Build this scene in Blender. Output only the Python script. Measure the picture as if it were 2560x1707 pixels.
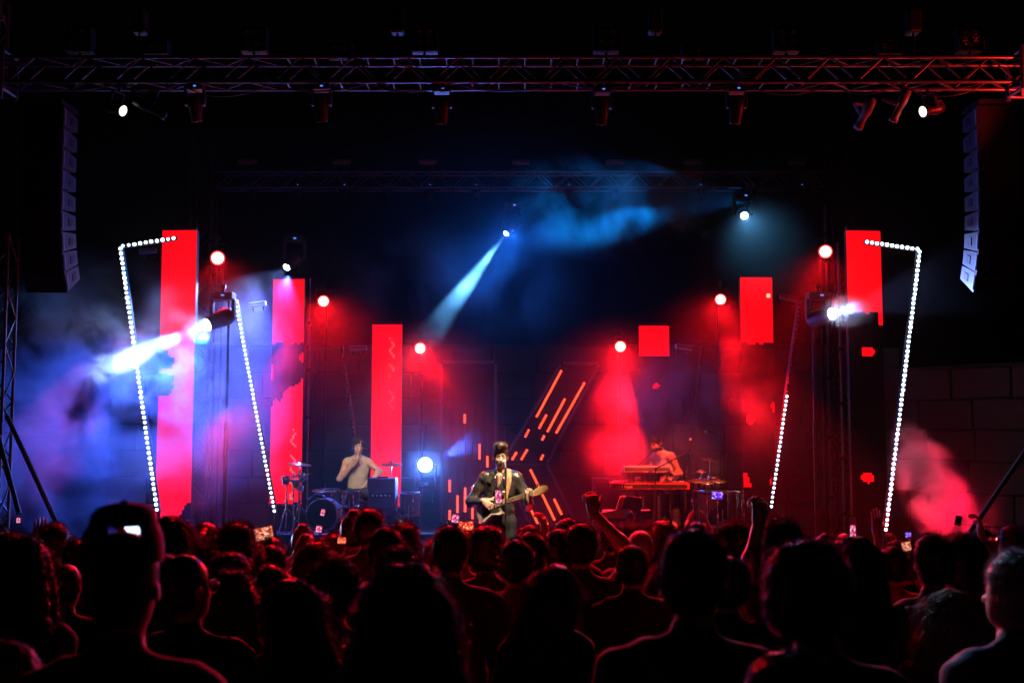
import bpy, bmesh, math, random
import numpy as np
from mathutils import Vector, Matrix, Quaternion

for _o in list(bpy.data.objects):
    bpy.data.objects.remove(_o)
SC = bpy.context.scene
COL = SC.collection
RND = random.Random(7)
rad = math.radians

# ------------------------------------------------------------------ camera
FPX = 2745.0                     # focal length in pixels of the 2560 wide photograph
PITCH = math.atan((1075.0 - 853.5) / FPX)
CAMZ = 3.2
cam_data = bpy.data.cameras.new('camera')
cam_data.sensor_width = 36.0
cam_data.lens = 36.0 * FPX / 2560.0
cam_data.clip_start = 0.05
cam_data.clip_end = 2000.0
cam_data.dof.use_dof = True
cam_data.dof.focus_distance = 13.5
cam_data.dof.aperture_fstop = 3.0
cam = bpy.data.objects.new('camera', cam_data)
COL.objects.link(cam)
cam.location = (0, 0, CAMZ)
cam.rotation_euler = (rad(90) + PITCH, 0, 0)
SC.camera = cam

# ------------------------------------------------------------------ night sky
world = bpy.data.worlds.new('World')
SC.world = world
world.use_nodes = True
nt = world.node_tree
bg = nt.nodes['Background']
sky = nt.nodes.new('ShaderNodeTexSky')
sky.sky_type = 'NISHITA'
sky.sun_disc = False
sky.sun_elevation = rad(-4.0)
sky.sun_rotation = rad(200)
nt.links.new(sky.outputs['Color'], bg.inputs['Color'])
bg.inputs['Strength'].default_value = 0.022

# ------------------------------------------------------------------ exposure, sampling
vs = SC.view_settings
vs.view_transform = 'Standard'
vs.look = 'None'
vs.exposure = 0.0
vs.gamma = 1.0
vs.use_curve_mapping = False
cy = SC.cycles
cy.use_denoising = True
try:
    cy.denoiser = 'OPENIMAGEDENOISE'
except Exception:
    pass
cy.max_bounces = 4
cy.diffuse_bounces = 2
cy.glossy_bounces = 2
cy.transmission_bounces = 2
cy.transparent_max_bounces = 8
cy.volume_bounces = 0
cy.volume_step_rate = 1.25
cy.use_adaptive_sampling = True
cy.adaptive_threshold = 0.02
cy.volume_max_steps = 96
cy.use_light_tree = True
cy.sample_clamp_indirect = 4.0
cy.caustics_reflective = False
cy.caustics_refractive = False
cy.blur_glossy = 1.0

def P(px, py, Y):
    """world point at distance Y along the stage axis for a pixel of the 2560 x 1707 photograph"""
    dx = (px - 1280.0) / FPX
    du = (853.5 - py) / FPX
    c, s = math.cos(PITCH), math.sin(PITCH)
    r = Vector((dx, c - du * s, s + du * c))
    t = Y / r.y
    return Vector((r.x * t, Y, CAMZ + r.z * t))
KQ = 2560.0 / 2352.0
def Q(x, y, Y):
    return P(x * KQ, y * KQ, Y)

# ------------------------------------------------------------------ lamps (most sit at a fixture built further down, some added near unlit ones)
def spot(name, loc, target, watts, color, angle, blend=0.35, size=0.03):
    l = bpy.data.lights.new(name, 'SPOT')
    l.energy = watts
    l.color = color
    l.spot_size = rad(angle)
    l.spot_blend = blend
    l.shadow_soft_size = size
    o = bpy.data.objects.new(name, l)
    o.location = loc
    d = Vector(target) - Vector(loc)
    o.rotation_euler = d.to_track_quat('-Z', 'Y').to_euler()
    o['kind'] = 'helper'
    COL.objects.link(o)
    return o
RED = (1.0, 0.004, 0.010)
BLUEW = (0.30, 0.45, 1.0)
BLUE = (0.02, 0.22, 1.0)
CYAN = (0.12, 0.5, 1.0)
WARM = (1.0, 0.74, 0.48)

# ------------------------------------------------------------------ materials
MATS = {}
def mat(name, color=(0.5, 0.5, 0.5), rough=0.6, metal=0.0, var=0.25, scale=12.0, bump=0.0, spec=0.5, sheen=0.0, sss=0.0):
    if name in MATS:
        return MATS[name]
    m = bpy.data.materials.new(name)
    m.use_nodes = True
    n = m.node_tree.nodes
    L = m.node_tree.links
    b = n['Principled BSDF']
    b.inputs['Roughness'].default_value = rough
    b.inputs['Metallic'].default_value = metal
    b.inputs['Specular IOR Level'].default_value = spec
    if sheen:
        b.inputs['Sheen Weight'].default_value = sheen
        b.inputs['Sheen Roughness'].default_value = 0.4
    if sss:
        b.inputs['Subsurface Weight'].default_value = sss
        b.inputs['Subsurface Radius'].default_value = (0.02, 0.008, 0.004)
    tc = n.new('ShaderNodeTexCoord')
    nz = n.new('ShaderNodeTexNoise')
    nz.inputs['Scale'].default_value = scale
    nz.inputs['Detail'].default_value = 4
    L.new(tc.outputs['Object'], nz.inputs['Vector'])
    mx = n.new('ShaderNodeMix')
    mx.data_type = 'RGBA'
    c = Vector(color[:3])
    mx.inputs['A'].default_value = (*(c * (1 - var)), 1)
    mx.inputs['B'].default_value = (*(c * (1 + var)), 1)
    L.new(nz.outputs['Fac'], mx.inputs['Factor'])
    L.new(mx.outputs['Result'], b.inputs['Base Color'])
    mr = n.new('ShaderNodeMapRange')
    mr.inputs['To Min'].default_value = max(0.03, rough - 0.12)
    mr.inputs['To Max'].default_value = min(1.0, rough + 0.12)
    L.new(nz.outputs['Fac'], mr.inputs['Value'])
    L.new(mr.outputs['Result'], b.inputs['Roughness'])
    if bump:
        bp = n.new('ShaderNodeBump')
        bp.inputs['Strength'].default_value = bump
        bp.inputs['Distance'].default_value = 0.02
        L.new(nz.outputs['Fac'], bp.inputs['Height'])
        L.new(bp.outputs['Normal'], b.inputs['Normal'])
    MATS[name] = m
    return m

def emit(name, color, strength, sample=True):
    if name in MATS:
        return MATS[name]
    m = bpy.data.materials.new(name)
    m.use_nodes = True
    n = m.node_tree.nodes
    n.remove(n['Principled BSDF'])
    e = n.new('ShaderNodeEmission')
    e.inputs['Color'].default_value = (*color, 1)
    e.inputs['Strength'].default_value = strength
    m.node_tree.links.new(e.outputs[0], n['Material Output'].inputs['Surface'])
    if not sample:
        m.cycles.emission_sampling = 'NONE'
    MATS[name] = m
    return m

M_BLACK = mat('black_metal', (0.02, 0.02, 0.022), 0.45, 0.2)
M_ALU = mat('aluminium', (0.16, 0.16, 0.17), 0.38, 0.7, 0.2, 30)
M_CHROME = mat('chrome', (0.7, 0.7, 0.72), 0.16, 1.0, 0.1)
M_PLAST = mat('black_plastic', (0.03, 0.03, 0.033), 0.5)
M_GREY = mat('grey_paint', (0.22, 0.22, 0.24), 0.5)
M_DECK = mat('stage_floor', (0.02, 0.02, 0.022), 0.45, 0, 0.4, 3)
M_CURTAIN = mat('black_cloth', (0.008, 0.008, 0.009), 0.9)
M_GROUND = mat('ground_dirt', (0.07, 0.06, 0.05), 0.95, 0, 0.4, 2.0, 0.4)

# ------------------------------------------------------------------ mesh helpers
class MB:
    def __init__(s):
        s.v = []; s.f = []; s.m = []; s.smooth = []
    def add(s, verts, faces, mi=0, smooth=False):
        o = len(s.v)
        s.v += [tuple(v) for v in verts]
        for f in faces:
            s.f.append([i + o for i in f]); s.m.append(mi); s.smooth.append(smooth)
        return s
    def box(s, c, d, mi=0, M=None, bev=0.0):
        x, y, z = d[0] / 2, d[1] / 2, d[2] / 2
        if bev <= 0:
            vs_ = [Vector((a * x, b * y, e * z)) for a in (-1, 1) for b in (-1, 1) for e in (-1, 1)]
            fs = [(0, 1, 3, 2), (4, 6, 7, 5), (0, 4, 5, 1), (2, 3, 7, 6), (0, 2, 6, 4), (1, 5, 7, 3)]
        else:
            bm = bmesh.new()
            bmesh.ops.create_cube(bm, size=1.0)
            for v in bm.verts:
                v.co = Vector((v.co.x * d[0], v.co.y * d[1], v.co.z * d[2]))
            bmesh.ops.bevel(bm, geom=bm.edges[:], offset=bev, segments=1, affect='EDGES')
            bm.verts.index_update()
            vs_ = [v.co.copy() for v in bm.verts]
            fs = [[v.index for v in f.verts] for f in bm.faces]
            bm.free()
        if M is not None:
            vs_ = [M @ v for v in vs_]
        c = Vector(c)
        return s.add([v + c for v in vs_], fs, mi)
    def tube(s, a, b, r0, r1=None, n=8, mi=0, caps=True, smooth=True):
        r1 = r0 if r1 is None else r1
        a, b = Vector(a), Vector(b)
        q = (b - a).to_track_quat('Z', 'Y')
        vs_ = []
        for p, r in ((a, r0), (b, r1)):
            for i in range(n):
                t = 2 * math.pi * i / n
                vs_.append(p + q @ Vector((r * math.cos(t), r * math.sin(t), 0)))
        s.add(vs_, [(i, (i + 1) % n, n + (i + 1) % n, n + i) for i in range(n)], mi, smooth)
        if caps:
            s.add(vs_[:n], [list(range(n))[::-1]], mi)
            s.add(vs_[n:], [list(range(n))], mi)
        return s
    def lathe(s, prof, n=20, mi=0, M=None, smooth=True):
        """profile of (radius, z) about Z"""
        M = M or Matrix.Identity(4)
        vs_ = []
        for r, z in prof:
            for i in range(n):
                t = 2 * math.pi * i / n
                vs_.append(M @ Vector((r * math.cos(t), r * math.sin(t), z)))
        fs = []
        for k in range(len(prof) - 1):
            for i in range(n):
                fs.append((k * n + i, k * n + (i + 1) % n, (k + 1) * n + (i + 1) % n, (k + 1) * n + i))
        return s.add(vs_, fs, mi, smooth)
    def path(s, pts, r, n=6, mi=0):
        for a, b in zip(pts[:-1], pts[1:]):
            s.tube(a, b, r, r, n, mi)
        return s
    def mesh(s, name, mats):
        me = bpy.data.meshes.new(name)
        me.from_pydata(s.v, [], s.f)
        for m in (mats if isinstance(mats, (list, tuple)) else [mats]):
            me.materials.append(m)
        me.polygons.foreach_set('material_index', s.m)
        me.polygons.foreach_set('use_smooth', s.smooth)
        me.update()
        return me

def obj(name, me, parent=None, M=None, mats=None):
    if isinstance(me, MB):
        me = me.mesh(name, mats)
    o = bpy.data.objects.new(name, me)
    COL.objects.link(o)
    if parent is not None:
        o.parent = parent
    if M is not None:
        o.matrix_local = M if isinstance(M, Matrix) else Matrix.Translation(Vector(M))
    return o
def tag(o, label, cat, group=None):
    o['label'] = label; o['category'] = cat
    if group: o['group'] = group
    return o
def thing(name, label, cat, M=None, group=None):
    o = bpy.data.objects.new(name, None)
    o.empty_display_size = 0.1
    COL.objects.link(o)
    if M is not None:
        o.matrix_local = M if isinstance(M, Matrix) else Matrix.Translation(Vector(M))
    return tag(o, label, cat, group)
def structure(name, me, mats=None, M=None):
    o = obj(name, me, None, M, mats)
    o['kind'] = 'structure'
    return o
def aim(loc, target, axis='-Z', up='Y'):
    """matrix at loc whose axis points at the target"""
    d = Vector(target) - Vector(loc)
    return Matrix.Translation(Vector(loc)) @ d.to_track_quat(axis, up).to_matrix().to_4x4()
def TR(x=0, y=0, z=0): return Matrix.Translation((x, y, z))
def RX(a): return Matrix.Rotation(rad(a), 4, 'X')
def RY(a): return Matrix.Rotation(rad(a), 4, 'Y')
def RZ(a): return Matrix.Rotation(rad(a), 4, 'Z')
def copy_tree(o, parent=None):
    c = o.copy()
    COL.objects.link(c)
    if parent is not None:
        mb = o.matrix_local.copy(); c.parent = parent; c.matrix_local = mb
    for ch in o.children:
        copy_tree(ch, c)
    return c
ORD = ['first', 'second', 'third', 'fourth', 'fifth', 'sixth', 'seventh', 'eighth', 'ninth', 'tenth', 'eleventh', 'twelfth',
       'thirteenth', 'fourteenth', 'fifteenth', 'sixteenth', 'seventeenth', 'eighteenth', 'nineteenth', 'twentieth']
def ordinal(i):
    if i < 20: return ORD[i]
    t = ['twenty', 'thirty', 'forty', 'fifty'][(i + 1) // 10 - 2]
    k = (i + 1) % 10
    return t + '-' + ORD[k - 1] if k else t.replace('ty', 'tieth')

DECK = 1.2
YF = 11.6     # front edge of the stage
def ground_z(y):
    return 1.42 - 0.085 * max(-30.0, min(y, 11.0))
# ================================================================== setting: ground, stage
def build_ground():
    mb = MB()
    ys = [-60, -30, -10, 0, 2, 4, 6, 8, 10, 11, 12.5, 25, 60, 200, 900]
    xs = [-900, -200, -60, -20, -10, -5, 0, 5, 10, 20, 60, 200, 900]
    for y in ys:
        for x in xs:
            mb.v.append((x, y, ground_z(y)))
    w = len(xs)
    fs = [(j * w + i, j * w + i + 1, (j + 1) * w + i + 1, (j + 1) * w + i) for j in range(len(ys) - 1) for i in range(w - 1)]
    mb.f = fs; mb.m = [0] * len(fs); mb.smooth = [True] * len(fs)
    structure('ground', mb, M_GROUND)
build_ground()

def build_stage():
    mb = MB()
    g = ground_z(12)
    mb.box((0, (YF + 21.0) / 2, DECK - 0.06), (17.0, 21.0 - YF, 0.12))
    s = structure('stage', mb, M_DECK)
    # front skirt in pleats
    sk = MB()
    n = 160
    for i in range(n):
        x0 = -8.45 + 16.9 * i / n; x1 = -8.45 + 16.9 * (i + 1) / n
        d = 0.02 if i % 2 else -0.02
        sk.add([(x0, YF + 0.06 + d, g), (x1, YF + 0.06 - d, g), (x1, YF + 0.06 - d, DECK - 0.121), (x0, YF + 0.06 + d, DECK - 0.121)], [(0, 1, 2, 3)])
    obj('front_skirt', sk, s, None, M_CURTAIN)
    # floor panels of the deck, each a sheet a few millimetres proud with an open joint
    pm = MB().box((0, 0, 0), (1.98, 0.98, 0.008)).mesh('deck_panel', M_DECK)
    for i in range(8):
        for j in range(9):
            obj('deck_panel', pm, s, (-7 + 2 * i, YF + 0.55 + j, DECK + 0.005))
    return s
STAGE = build_stage()

# ================================================================== stone wall behind the stage
M_STONE = mat('wall_stone', (0.20, 0.16, 0.13), 0.9, 0, 0.35, 3.0, 0.5)
M_MORTAR = mat('wall_mortar', (0.16, 0.13, 0.11), 0.95, 0, 0.3, 6.0)
def stone_wall(name, label, M, length, height, course, blk, seed):
    r = random.Random(seed)
    t = thing(name, label, 'wall', M)
    obj('core', MB().box((0, 0.26, height / 2 - 0.02), (length - 0.04, 0.4, height - 0.04)), t, None, M_MORTAR)
    meshes = []
    for k in range(10):
        bm = bmesh.new()
        bmesh.ops.create_cube(bm, size=1.0)
        w = blk * (0.75 + 0.06 * k)
        for v in bm.verts:
            v.co = Vector((v.co.x * (w - 0.022), v.co.y * 0.14, v.co.z * (course - 0.022)))
        bmesh.ops.bevel(bm, geom=bm.edges[:], offset=0.016, segments=1, affect='EDGES')
        for v in bm.verts:
            v.co += Vector((r.uniform(-.008, .008), r.uniform(-.012, .006), r.uniform(-.008, .008)))
        me = bpy.data.meshes.new('stone_block'); bm.to_mesh(me); bm.free()
        me.materials.append(M_STONE)
        meshes.append((me, w))
    rows = int(height / course)
    for j in range(rows):
        x = -length / 2 + (0.3 * blk if j % 2 else 0)
        while x < length / 2 - blk * 0.5:
            me, w = r.choice(meshes)
            obj('stone_block', me, t, (x + w / 2, r.uniform(-0.012, 0.012), course * (j + 0.5)))
            x += w
    return t
wt = Q(1176, 786, 21.3).z
stone_wall('stone_wall', 'long wall of large stone blocks rising behind the stage', TR(-0.3, 21.3, DECK - 0.4), 15.0, wt - DECK + 0.4, 0.5, 0.8, 3)
M_WR = TR(7.6, 17.4, DECK - 0.5) @ RZ(-56)
stone_wall('side_stone_wall', 'dark angled stone wall at the right end of the stage', M_WR, 7.0, 3.6, 0.5, 0.85, 4)

# ================================================================== trusses
def tube_mesh(name, length, r, m, n=8):
    return MB().tube((0, 0, 0), (0, 0, length), r, r, n).mesh(name, m)
def between(a, b):
    a, b = Vector(a), Vector(b)
    return Matrix.Translation(a) @ (b - a).to_track_quat('Z', 'Y').to_matrix().to_4x4()
_tm = {}
def strut(name, a, b, r, parent, m):
    L = round((Vector(b) - Vector(a)).length, 3)
    key = (name, L, r, m.name)
    if key not in _tm:
        _tm[key] = tube_mesh(name, L, r, m)
    return obj(name, _tm[key], parent, between(a, b))
def truss(name, label, p0, p1, size, bay, m, rc=0.025, rb=0.011, ladder=None, group=None, upv=(0, 0, 1)):
    """box truss between the centres p0 and p1"""
    p0, p1 = Vector(p0), Vector(p1)
    t = thing(name, label, 'truss', p0, group)
    d = p1 - p0; Ln = d.length; d.normalize()
    up = Vector(upv)
    side = d.cross(up).normalized(); up = side.cross(d).normalized()
    h = size / 2
    cor = [(-h, -h), (h, -h), (h, h), (-h, h)]
    def pt(s_, k): return d * s_ + side * cor[k][0] + up * cor[k][1]
    for k in range(4):
        strut('chord', pt(0, k), pt(Ln, k), rc, t, m)
    n = max(2, int(round(Ln / bay)))
    n += n % 2
    for i in range(n):
        s0, s1 = Ln * i / n, Ln * (i + 1) / n
        for k in range(4):
            k2 = (k + 1) % 4
            horizontal = k in (0, 2)
            if horizontal and ladder and ladder[0] < (s0 / Ln) < ladder[1]:
                strut('rung', pt((s0 + s1) / 2, k), pt((s0 + s1) / 2, k2), rb, t, m)
            else:
                a, b = (k, k2) if (i + (k // 2)) % 2 == 0 else (k2, k)
                strut('brace', pt(s0, a), pt(s1, b), rb, t, m)
    return t

YT = 11.2     # front truss
pL = P(-60, 184, YT); pR = P(2600, 184, YT)
TZ = pL.z
def front_py(px):  # the photograph's truss sags a little towards both ends through the lens
    return 184
FT0, FT1 = Vector((-5.75, YT, TZ)), Vector((5.75, YT, TZ))
FRONT_TRUSS = truss('front_truss', 'long aluminium box truss across the top, in front of the stage', FT0, FT1, 0.26, 0.28, M_ALU, 0.021, 0.010, (0.28, 0.74))
YR = 18.6
rz = Q(1176, 417, YR).z
RT0, RT1 = Vector((Q(500, 417, YR).x, YR, rz)), Vector((Q(1890, 417, YR).x, YR, rz))
truss('rear_truss', 'dim aluminium box truss across the back of the stage', RT0, RT1, 0.27, 0.30, M_ALU, 0.021, 0.010)
for sx, px, w in ((-1, 470, 'left'), (1, 1925, 'right')):
    c = Q(px, 417, YR)
    truss('rear_tower', 'dark vertical truss tower holding the %s end of the rear truss' % w, (c.x, YR, DECK), (c.x, YR, rz + 0.75), 0.36, 0.40, M_BLACK, 0.022, 0.011, upv=(0, 1, 0))
# corner towers of the front truss, just at the edges of the picture
for sx, w in ((-1, 'left'), (1, 'right')):
    x = sx * 5.42
    t = thing('corner_block', 'sleeve block at the %s end of the front truss' % w, 'truss block', (x, YT, TZ))
    for a in (-1, 1):
        for b in (-1, 1):
            strut('chord', (a * 0.17, b * 0.17, -0.24), (a * 0.17, b * 0.17, 0.24), 0.026, t, M_ALU)
            strut('rail', (a * 0.17, -0.17, b * 0.2), (a * 0.17, 0.17, b * 0.2), 0.02, t, M_ALU)
            strut('rail', (-0.17, a * 0.17, b * 0.2), (0.17, a * 0.17, b * 0.2), 0.02, t, M_ALU)
    obj('roller_plate', MB().box((0, -0.19, -0.27), (0.4, 0.02, 0.1)), t, None, M_GREY)
truss('side_tower', 'upright truss tower at the left edge of the picture', (Q(0, 700, 11.9).x, 11.9, ground_z(12)), (Q(0, 700, 11.9).x, 11.9, Q(0, 540, 11.9).z), 0.24, 0.33, M_ALU, 0.018, 0.010, upv=(0, 1, 0))
truss('outer_tower', 'red lit truss tower rising past the top left corner', (-5.62, 11.6, Q(0, 200, 11.6).z), (-5.62, 11.6, 8.6), 0.2, 0.25, M_ALU, 0.02, 0.010, upv=(0, 1, 0))
def pole(label, a, b, r, m):
    mb = MB().tube(a, b, r, r, 10)
    o = obj('brace_pole', mb, None, None, m)
    return tag(o, label, 'pole')
pole('pale blue lit steel brace pole leaning at far left', Q(-4, 1000, 11.5), Q(44, 1180, 11.3), 0.025, M_ALU)
pole('brown brace pole leaning beside the left truss tower', Q(16, 955, 11.6), Q(132, 1205, 11.3), 0.026, M_GREY)
pole('long diagonal brace pole at the right edge', Q(2366, 1020, 11.4), Q(2228, 1222, 11.2), 0.024, M_GREY)

# back rails: slim verticals behind the stage
for px, y0, y1, Y, w in ((703, 640, 1215, 17.6, 'chrome upright pole beside the middle left LED column'), (1941, 560, 1230, 16.6, 'thin dark upright pole beside the right LED column'),
                         (1912, 470, 1230, 18.2, 'slim dark upright pole on the stage, left of the right LED column')):
    a, b = Q(px, y1, Y), Q(px, y0, Y)
    a.z = DECK
    t = thing('upright_pole', w, 'pole', a)
    obj('tube', MB().tube((0, 0, 0.01), (0, 0, b.z - a.z), 0.024, 0.024, 10), t, None, M_CHROME if 'chrome' in w else M_GREY)
    obj('base_plate', MB().box((0, 0, 0.02), (0.4, 0.4, 0.016), 0, None, 0.004), t, None, M_BLACK)
    for k in range(5):
        z = (b.z - a.z) * (0.15 + 0.17 * k)
        obj('collar', MB().tube((0, 0, z), (0, 0, z + 0.06), 0.036, 0.036, 10), t, None, M_BLACK)
# ================================================================== LED columns
def led_material():
    m = bpy.data.materials.new('led_panel_face')
    m.use_nodes = True
    n = m.node_tree.nodes; L = m.node_tree.links
    b = n['Principled BSDF']
    b.inputs['Base Color'].default_value = (0.012, 0.012, 0.013, 1)
    b.inputs['Roughness'].default_value = 0.55
    at = n.new('ShaderNodeAttribute'); at.attribute_name = 'led'
    # diode grid: bright dots on a dark mask
    tc = n.new('ShaderNodeTexCoord')
    sp = n.new('ShaderNodeSeparateXYZ'); L.new(tc.outputs['Object'], sp.inputs[0])
    def cell(sock):
        mu = n.new('ShaderNodeMath'); mu.operation = 'MULTIPLY'; mu.inputs[1].default_value = 64.0; L.new(sock, mu.inputs[0])
        fr = n.new('ShaderNodeMath'); fr.operation = 'FRACT'; L.new(mu.outputs[0], fr.inputs[0])
        sb = n.new('ShaderNodeMath'); sb.operation = 'SUBTRACT'; sb.inputs[1].default_value = 0.5; L.new(fr.outputs[0], sb.inputs[0])
        ab = n.new('ShaderNodeMath'); ab.operation = 'ABSOLUTE'; L.new(sb.outputs[0], ab.inputs[0])
        lt = n.new('ShaderNodeMath'); lt.operation = 'LESS_THAN'; lt.inputs[1].default_value = 0.40; L.new(ab.outputs[0], lt.inputs[0])
        return lt.outputs[0]
    mm = n.new('ShaderNodeMath'); mm.operation = 'MULTIPLY'
    L.new(cell(sp.outputs['X']), mm.inputs[0]); L.new(cell(sp.outputs['Z']), mm.inputs[1])
    st = n.new('ShaderNodeMath'); st.operation = 'MULTIPLY_ADD'; st.inputs[1].default_value = 1.35; st.inputs[2].default_value = 0.2
    L.new(mm.outputs[0], st.inputs[0])
    L.new(at.outputs['Color'], b.inputs['Emission Color'])
    L.new(st.outputs[0], b.inputs['Emission Strength'])
    return m
M_LED = led_material()
NC = 16
def led_column(label, xc, ztop, Y, npan, w, lit, rotz=0.0, lean=0.0):
    """column of square LED panels; lit(u, v) gives the colour at u across (0..1) and v panels down from the top"""
    base = ztop - npan * w
    t = thing('led_column', label, 'LED screen', TR(xc, Y, base) @ RZ(rotz) @ RY(lean), 'red LED columns')
    for k in range(npan):
        mb = MB()
        cols = []
        pf = 0.90 + 0.2 * _tab[int(abs(xc) * 10) % 97][k]
        for j in range(NC):
            for i in range(NC):
                x0, x1 = -w / 2 + w * i / NC, -w / 2 + w * (i + 1) / NC
                z0, z1 = -w * (j + 1) / NC, -w * j / NC
                mb.add([(x0, 0, z0), (x1, 0, z0), (x1, 0, z1), (x0, 0, z1)], [(0, 1, 2, 3)], 0)
                cols.append([q * pf * (0.96 + 0.08 * _tab[(i * 7 + k) % 97][(j * 5 + k * 3) % 97]) for q in lit((i + 0.5) / NC, k + (j + 0.5) / NC)])
        nf = len(mb.f)
        mb.box((0, 0.05, -w / 2), (w - 0.004, 0.09, w - 0.004), 1)
        me = mb.mesh('panel', [M_LED, M_BLACK])
        ca = me.color_attributes.new('led', 'FLOAT_COLOR', 'CORNER')
        buf = np.zeros((len(me.loops), 4), np.float32); buf[:, 3] = 1
        for q, c in enumerate(cols):
            buf[q * 4:q * 4 + 4, :3] = c
        ca.data.foreach_set('color', buf.ravel())
        obj('panel', me, t, TR(0, 0, (npan - k) * w))
    if base - DECK > 0.05:
        obj('stand', MB().box((0, 0.06, (DECK - base) / 2 - 0.01), (w * 0.96, 0.3, base - DECK - 0.02)), t, None, M_BLACK)
    obj('rigging_bar', MB().box((0, 0.06, npan * w + 0.03), (w * 0.9, 0.06, 0.05)), t, None, M_BLACK)
    return t
LR = (1.0, 0.002, 0.006)
LW = (1.0, 0.16, 0.18)
OFF = (0, 0, 0)
_nz = random.Random(11)
_tab = [[_nz.random() for _ in range(97)] for _ in range(97)]
def vnoise(x, y):
    xi, yi = math.floor(x), math.floor(y)
    fx, fy = x - xi, y - yi
    fx = fx * fx * (3 - 2 * fx); fy = fy * fy * (3 - 2 * fy)
    g = lambda a, b: _tab[a % 97][b % 97]
    return (g(xi, yi) * (1 - fx) + g(xi + 1, yi) * fx) * (1 - fy) + (g(xi, yi + 1) * (1 - fx) + g(xi + 1, yi + 1) * fx) * fy
def blot(u, v, cu, cv, ru, rv, amp=0.5, fr=6.0):
    return ((u - cu) / ru) ** 2 + ((v - cv) / rv) ** 2 + amp * (vnoise(u * fr + cu * 9, v * fr + cv * 5) - 0.5) * 2 < 1.0
def glitch(u, v, v0, v1, u0):
    if not (v0 < v < v1 and abs(u - u0) < 0.13): return False
    k = math.floor((v - v0) * 4.6)
    if k % 4 == 3: return False
    f = (v - v0) * 4.6 - k
    slope = [0.16, -0.14, 0.18, 0][k % 4]
    return abs(u - u0 - slope * (f - 0.5)) < 0.032 and vnoise(u * 31, v * 23) > 0.35
def lit_l1(u, v):
    if v > 4.0 and v < 4.62 and blot(u, v, 0.06, 4.26, 0.42, 0.34, 0.5): return OFF
    if blot(u, v, 0.12, 3.62, 0.30, 0.26, 0.9): return OFF
    if v > 7.55 and u > 0.86 - (v - 7.55) * 0.35 + 0.1 * (vnoise(3, v * 12) - .5): return OFF
    return LR
def lit_l2(u, v):
    vl = 2.0 + 0.05 * (vnoise(u * 12, 2) > 0.5)
    if v > vl and v < 3.95 - 0.75 * u + 0.35 * (vnoise(u * 7, 9) - 0.5):
        if blot(u, v, 1.0, 2.45, 0.12, 0.16, 0.1): return LR
        if u < 0.07 and v > 2.7 and v < 3.2: return LR
        return OFF
    if glitch(u, v, 4.6, 7.0, 0.72): return LW
    return LR
def lit_l3(u, v):
    if glitch(u, v, 0.45, 3.0, 0.66): return (1.0, 0.10, 0.10)
    return LR
def lit_r1(u, v):
    if v < 2.32 + 0.10 * (vnoise(u * 9, 4) - 0.4) or (u > 0.87 and v < 2.66): return LR
    if v < 2.55 and vnoise(u * 12, v * 12) > 0.80: return LR
    if blot(u, v, 0.55, 3.44, 0.20, 0.15, 0.1): return LR
    if blot(u, v, 0.45, 6.95, 0.18, 0.14, 0.15): return LR
    return OFF
def lit_r2(u, v):
    if blot(u, v, 0.87, 0.55, 0.07, 0.07, 0.0): return (1, 0.55, 0.35)
    if v < 2.02 + 0.04 * (vnoise(u * 8, 1) > 0.6) - (0.04 if u > 0.8 else 0): return LR
    if blot(u, v, 0.26, 4.32, 0.16, 0.16, 0.1): return LR
    if blot(u, v, 0.98, 3.95, 0.08, 0.16, 0.1): return LR
    if 5.92 < v < 6.38 and u < 0.06 + (v - 5.9) * 0.6 * (1 if v < 6.2 else 0.7): return LR
    if blot(u, v, 0.92, 6.2, 0.13, 0.12, 0.2): return LR
    return OFF
def lit_r3(u, v):
    if v < 1.03: return LR
    if blot(u, v, 0.55, 1.98, 0.10, 0.08, 0.3): return LR
    return OFF
def col_at(x0, x1, ytop, Y):
    a, b = Q(x0, ytop, Y), Q(x1, ytop, Y)
    return (a.x + b.x) / 2, a.z, (b.x - a.x)
YC1, YC2, YC3 = 15.4, 16.9, 18.0
for side in (0, 1):
    if side == 0:
        spec = [(372, 454, 529, YC1, lit_l1, 8, 'tall red LED column at far left, its foot behind the crowd', -4),
                (627, 700, 641, YC2, lit_l2, 7, 'red LED column with a dark jagged gap, second from the left', -3),
                (855, 924, 745, YC3, lit_l3, 6, 'red LED column with white glitch marks, right of the drummer', -2)]
    else:
        spec = [(1942, 2023, 530, YC1, lit_r1, 8, 'far right LED column, red on top and black with red specks below', 4),
                (1699, 1774, 637, YC2, lit_r2, 7, 'LED column second from the right, short red block over dark panels', 3),
                (1467, 1537, 748, YC3, lit_r3, 6, 'LED column nearest the keyboard player with one red square lit', 2)]
    for x0, x1, yt, Y, fn, npan, lab, rot in spec:
        xc, zt, w = col_at(x0, x1, yt, Y)
        led_column(lab, xc, zt, Y, npan, w, fn, rot)

# ================================================================== white LED dot frames
E_DOT = emit('led_white', (0.62, 0.80, 1.0), 15.0)
E_DOT2 = emit('led_white_soft', (0.64, 0.80, 1.0), 11.0)
E_DOTB = emit('led_white_dim', (0.58, 0.76, 1.0), 8.0)
E_DOTC = emit('led_white_hot', (0.66, 0.84, 1.0), 21.0)
M_LENS_OFF = mat('lens_off', (0.10, 0.11, 0.13), 0.15, 0, 0.1)
def lens_mesh(name, m, r=0.0205):
    mb = MB()
    mb.lathe([(r, 0.0), (r * 0.9, r * 0.45), (r * 0.55, r * 0.8), (0.0001, r * 0.95)], 10)
    return mb.mesh(name, m)
LENS_ON, LENS_ON2, LENS_OFF = lens_mesh('led_lens', E_DOT), lens_mesh('led_lens', E_DOT2, 0.018), lens_mesh('led_lens', M_LENS_OFF, 0.02)
_ld = random.Random(21)
LENS_VAR = [lens_mesh('led_lens', E_DOTB, 0.0195), lens_mesh('led_lens', E_DOTC, 0.0215)]
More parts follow.
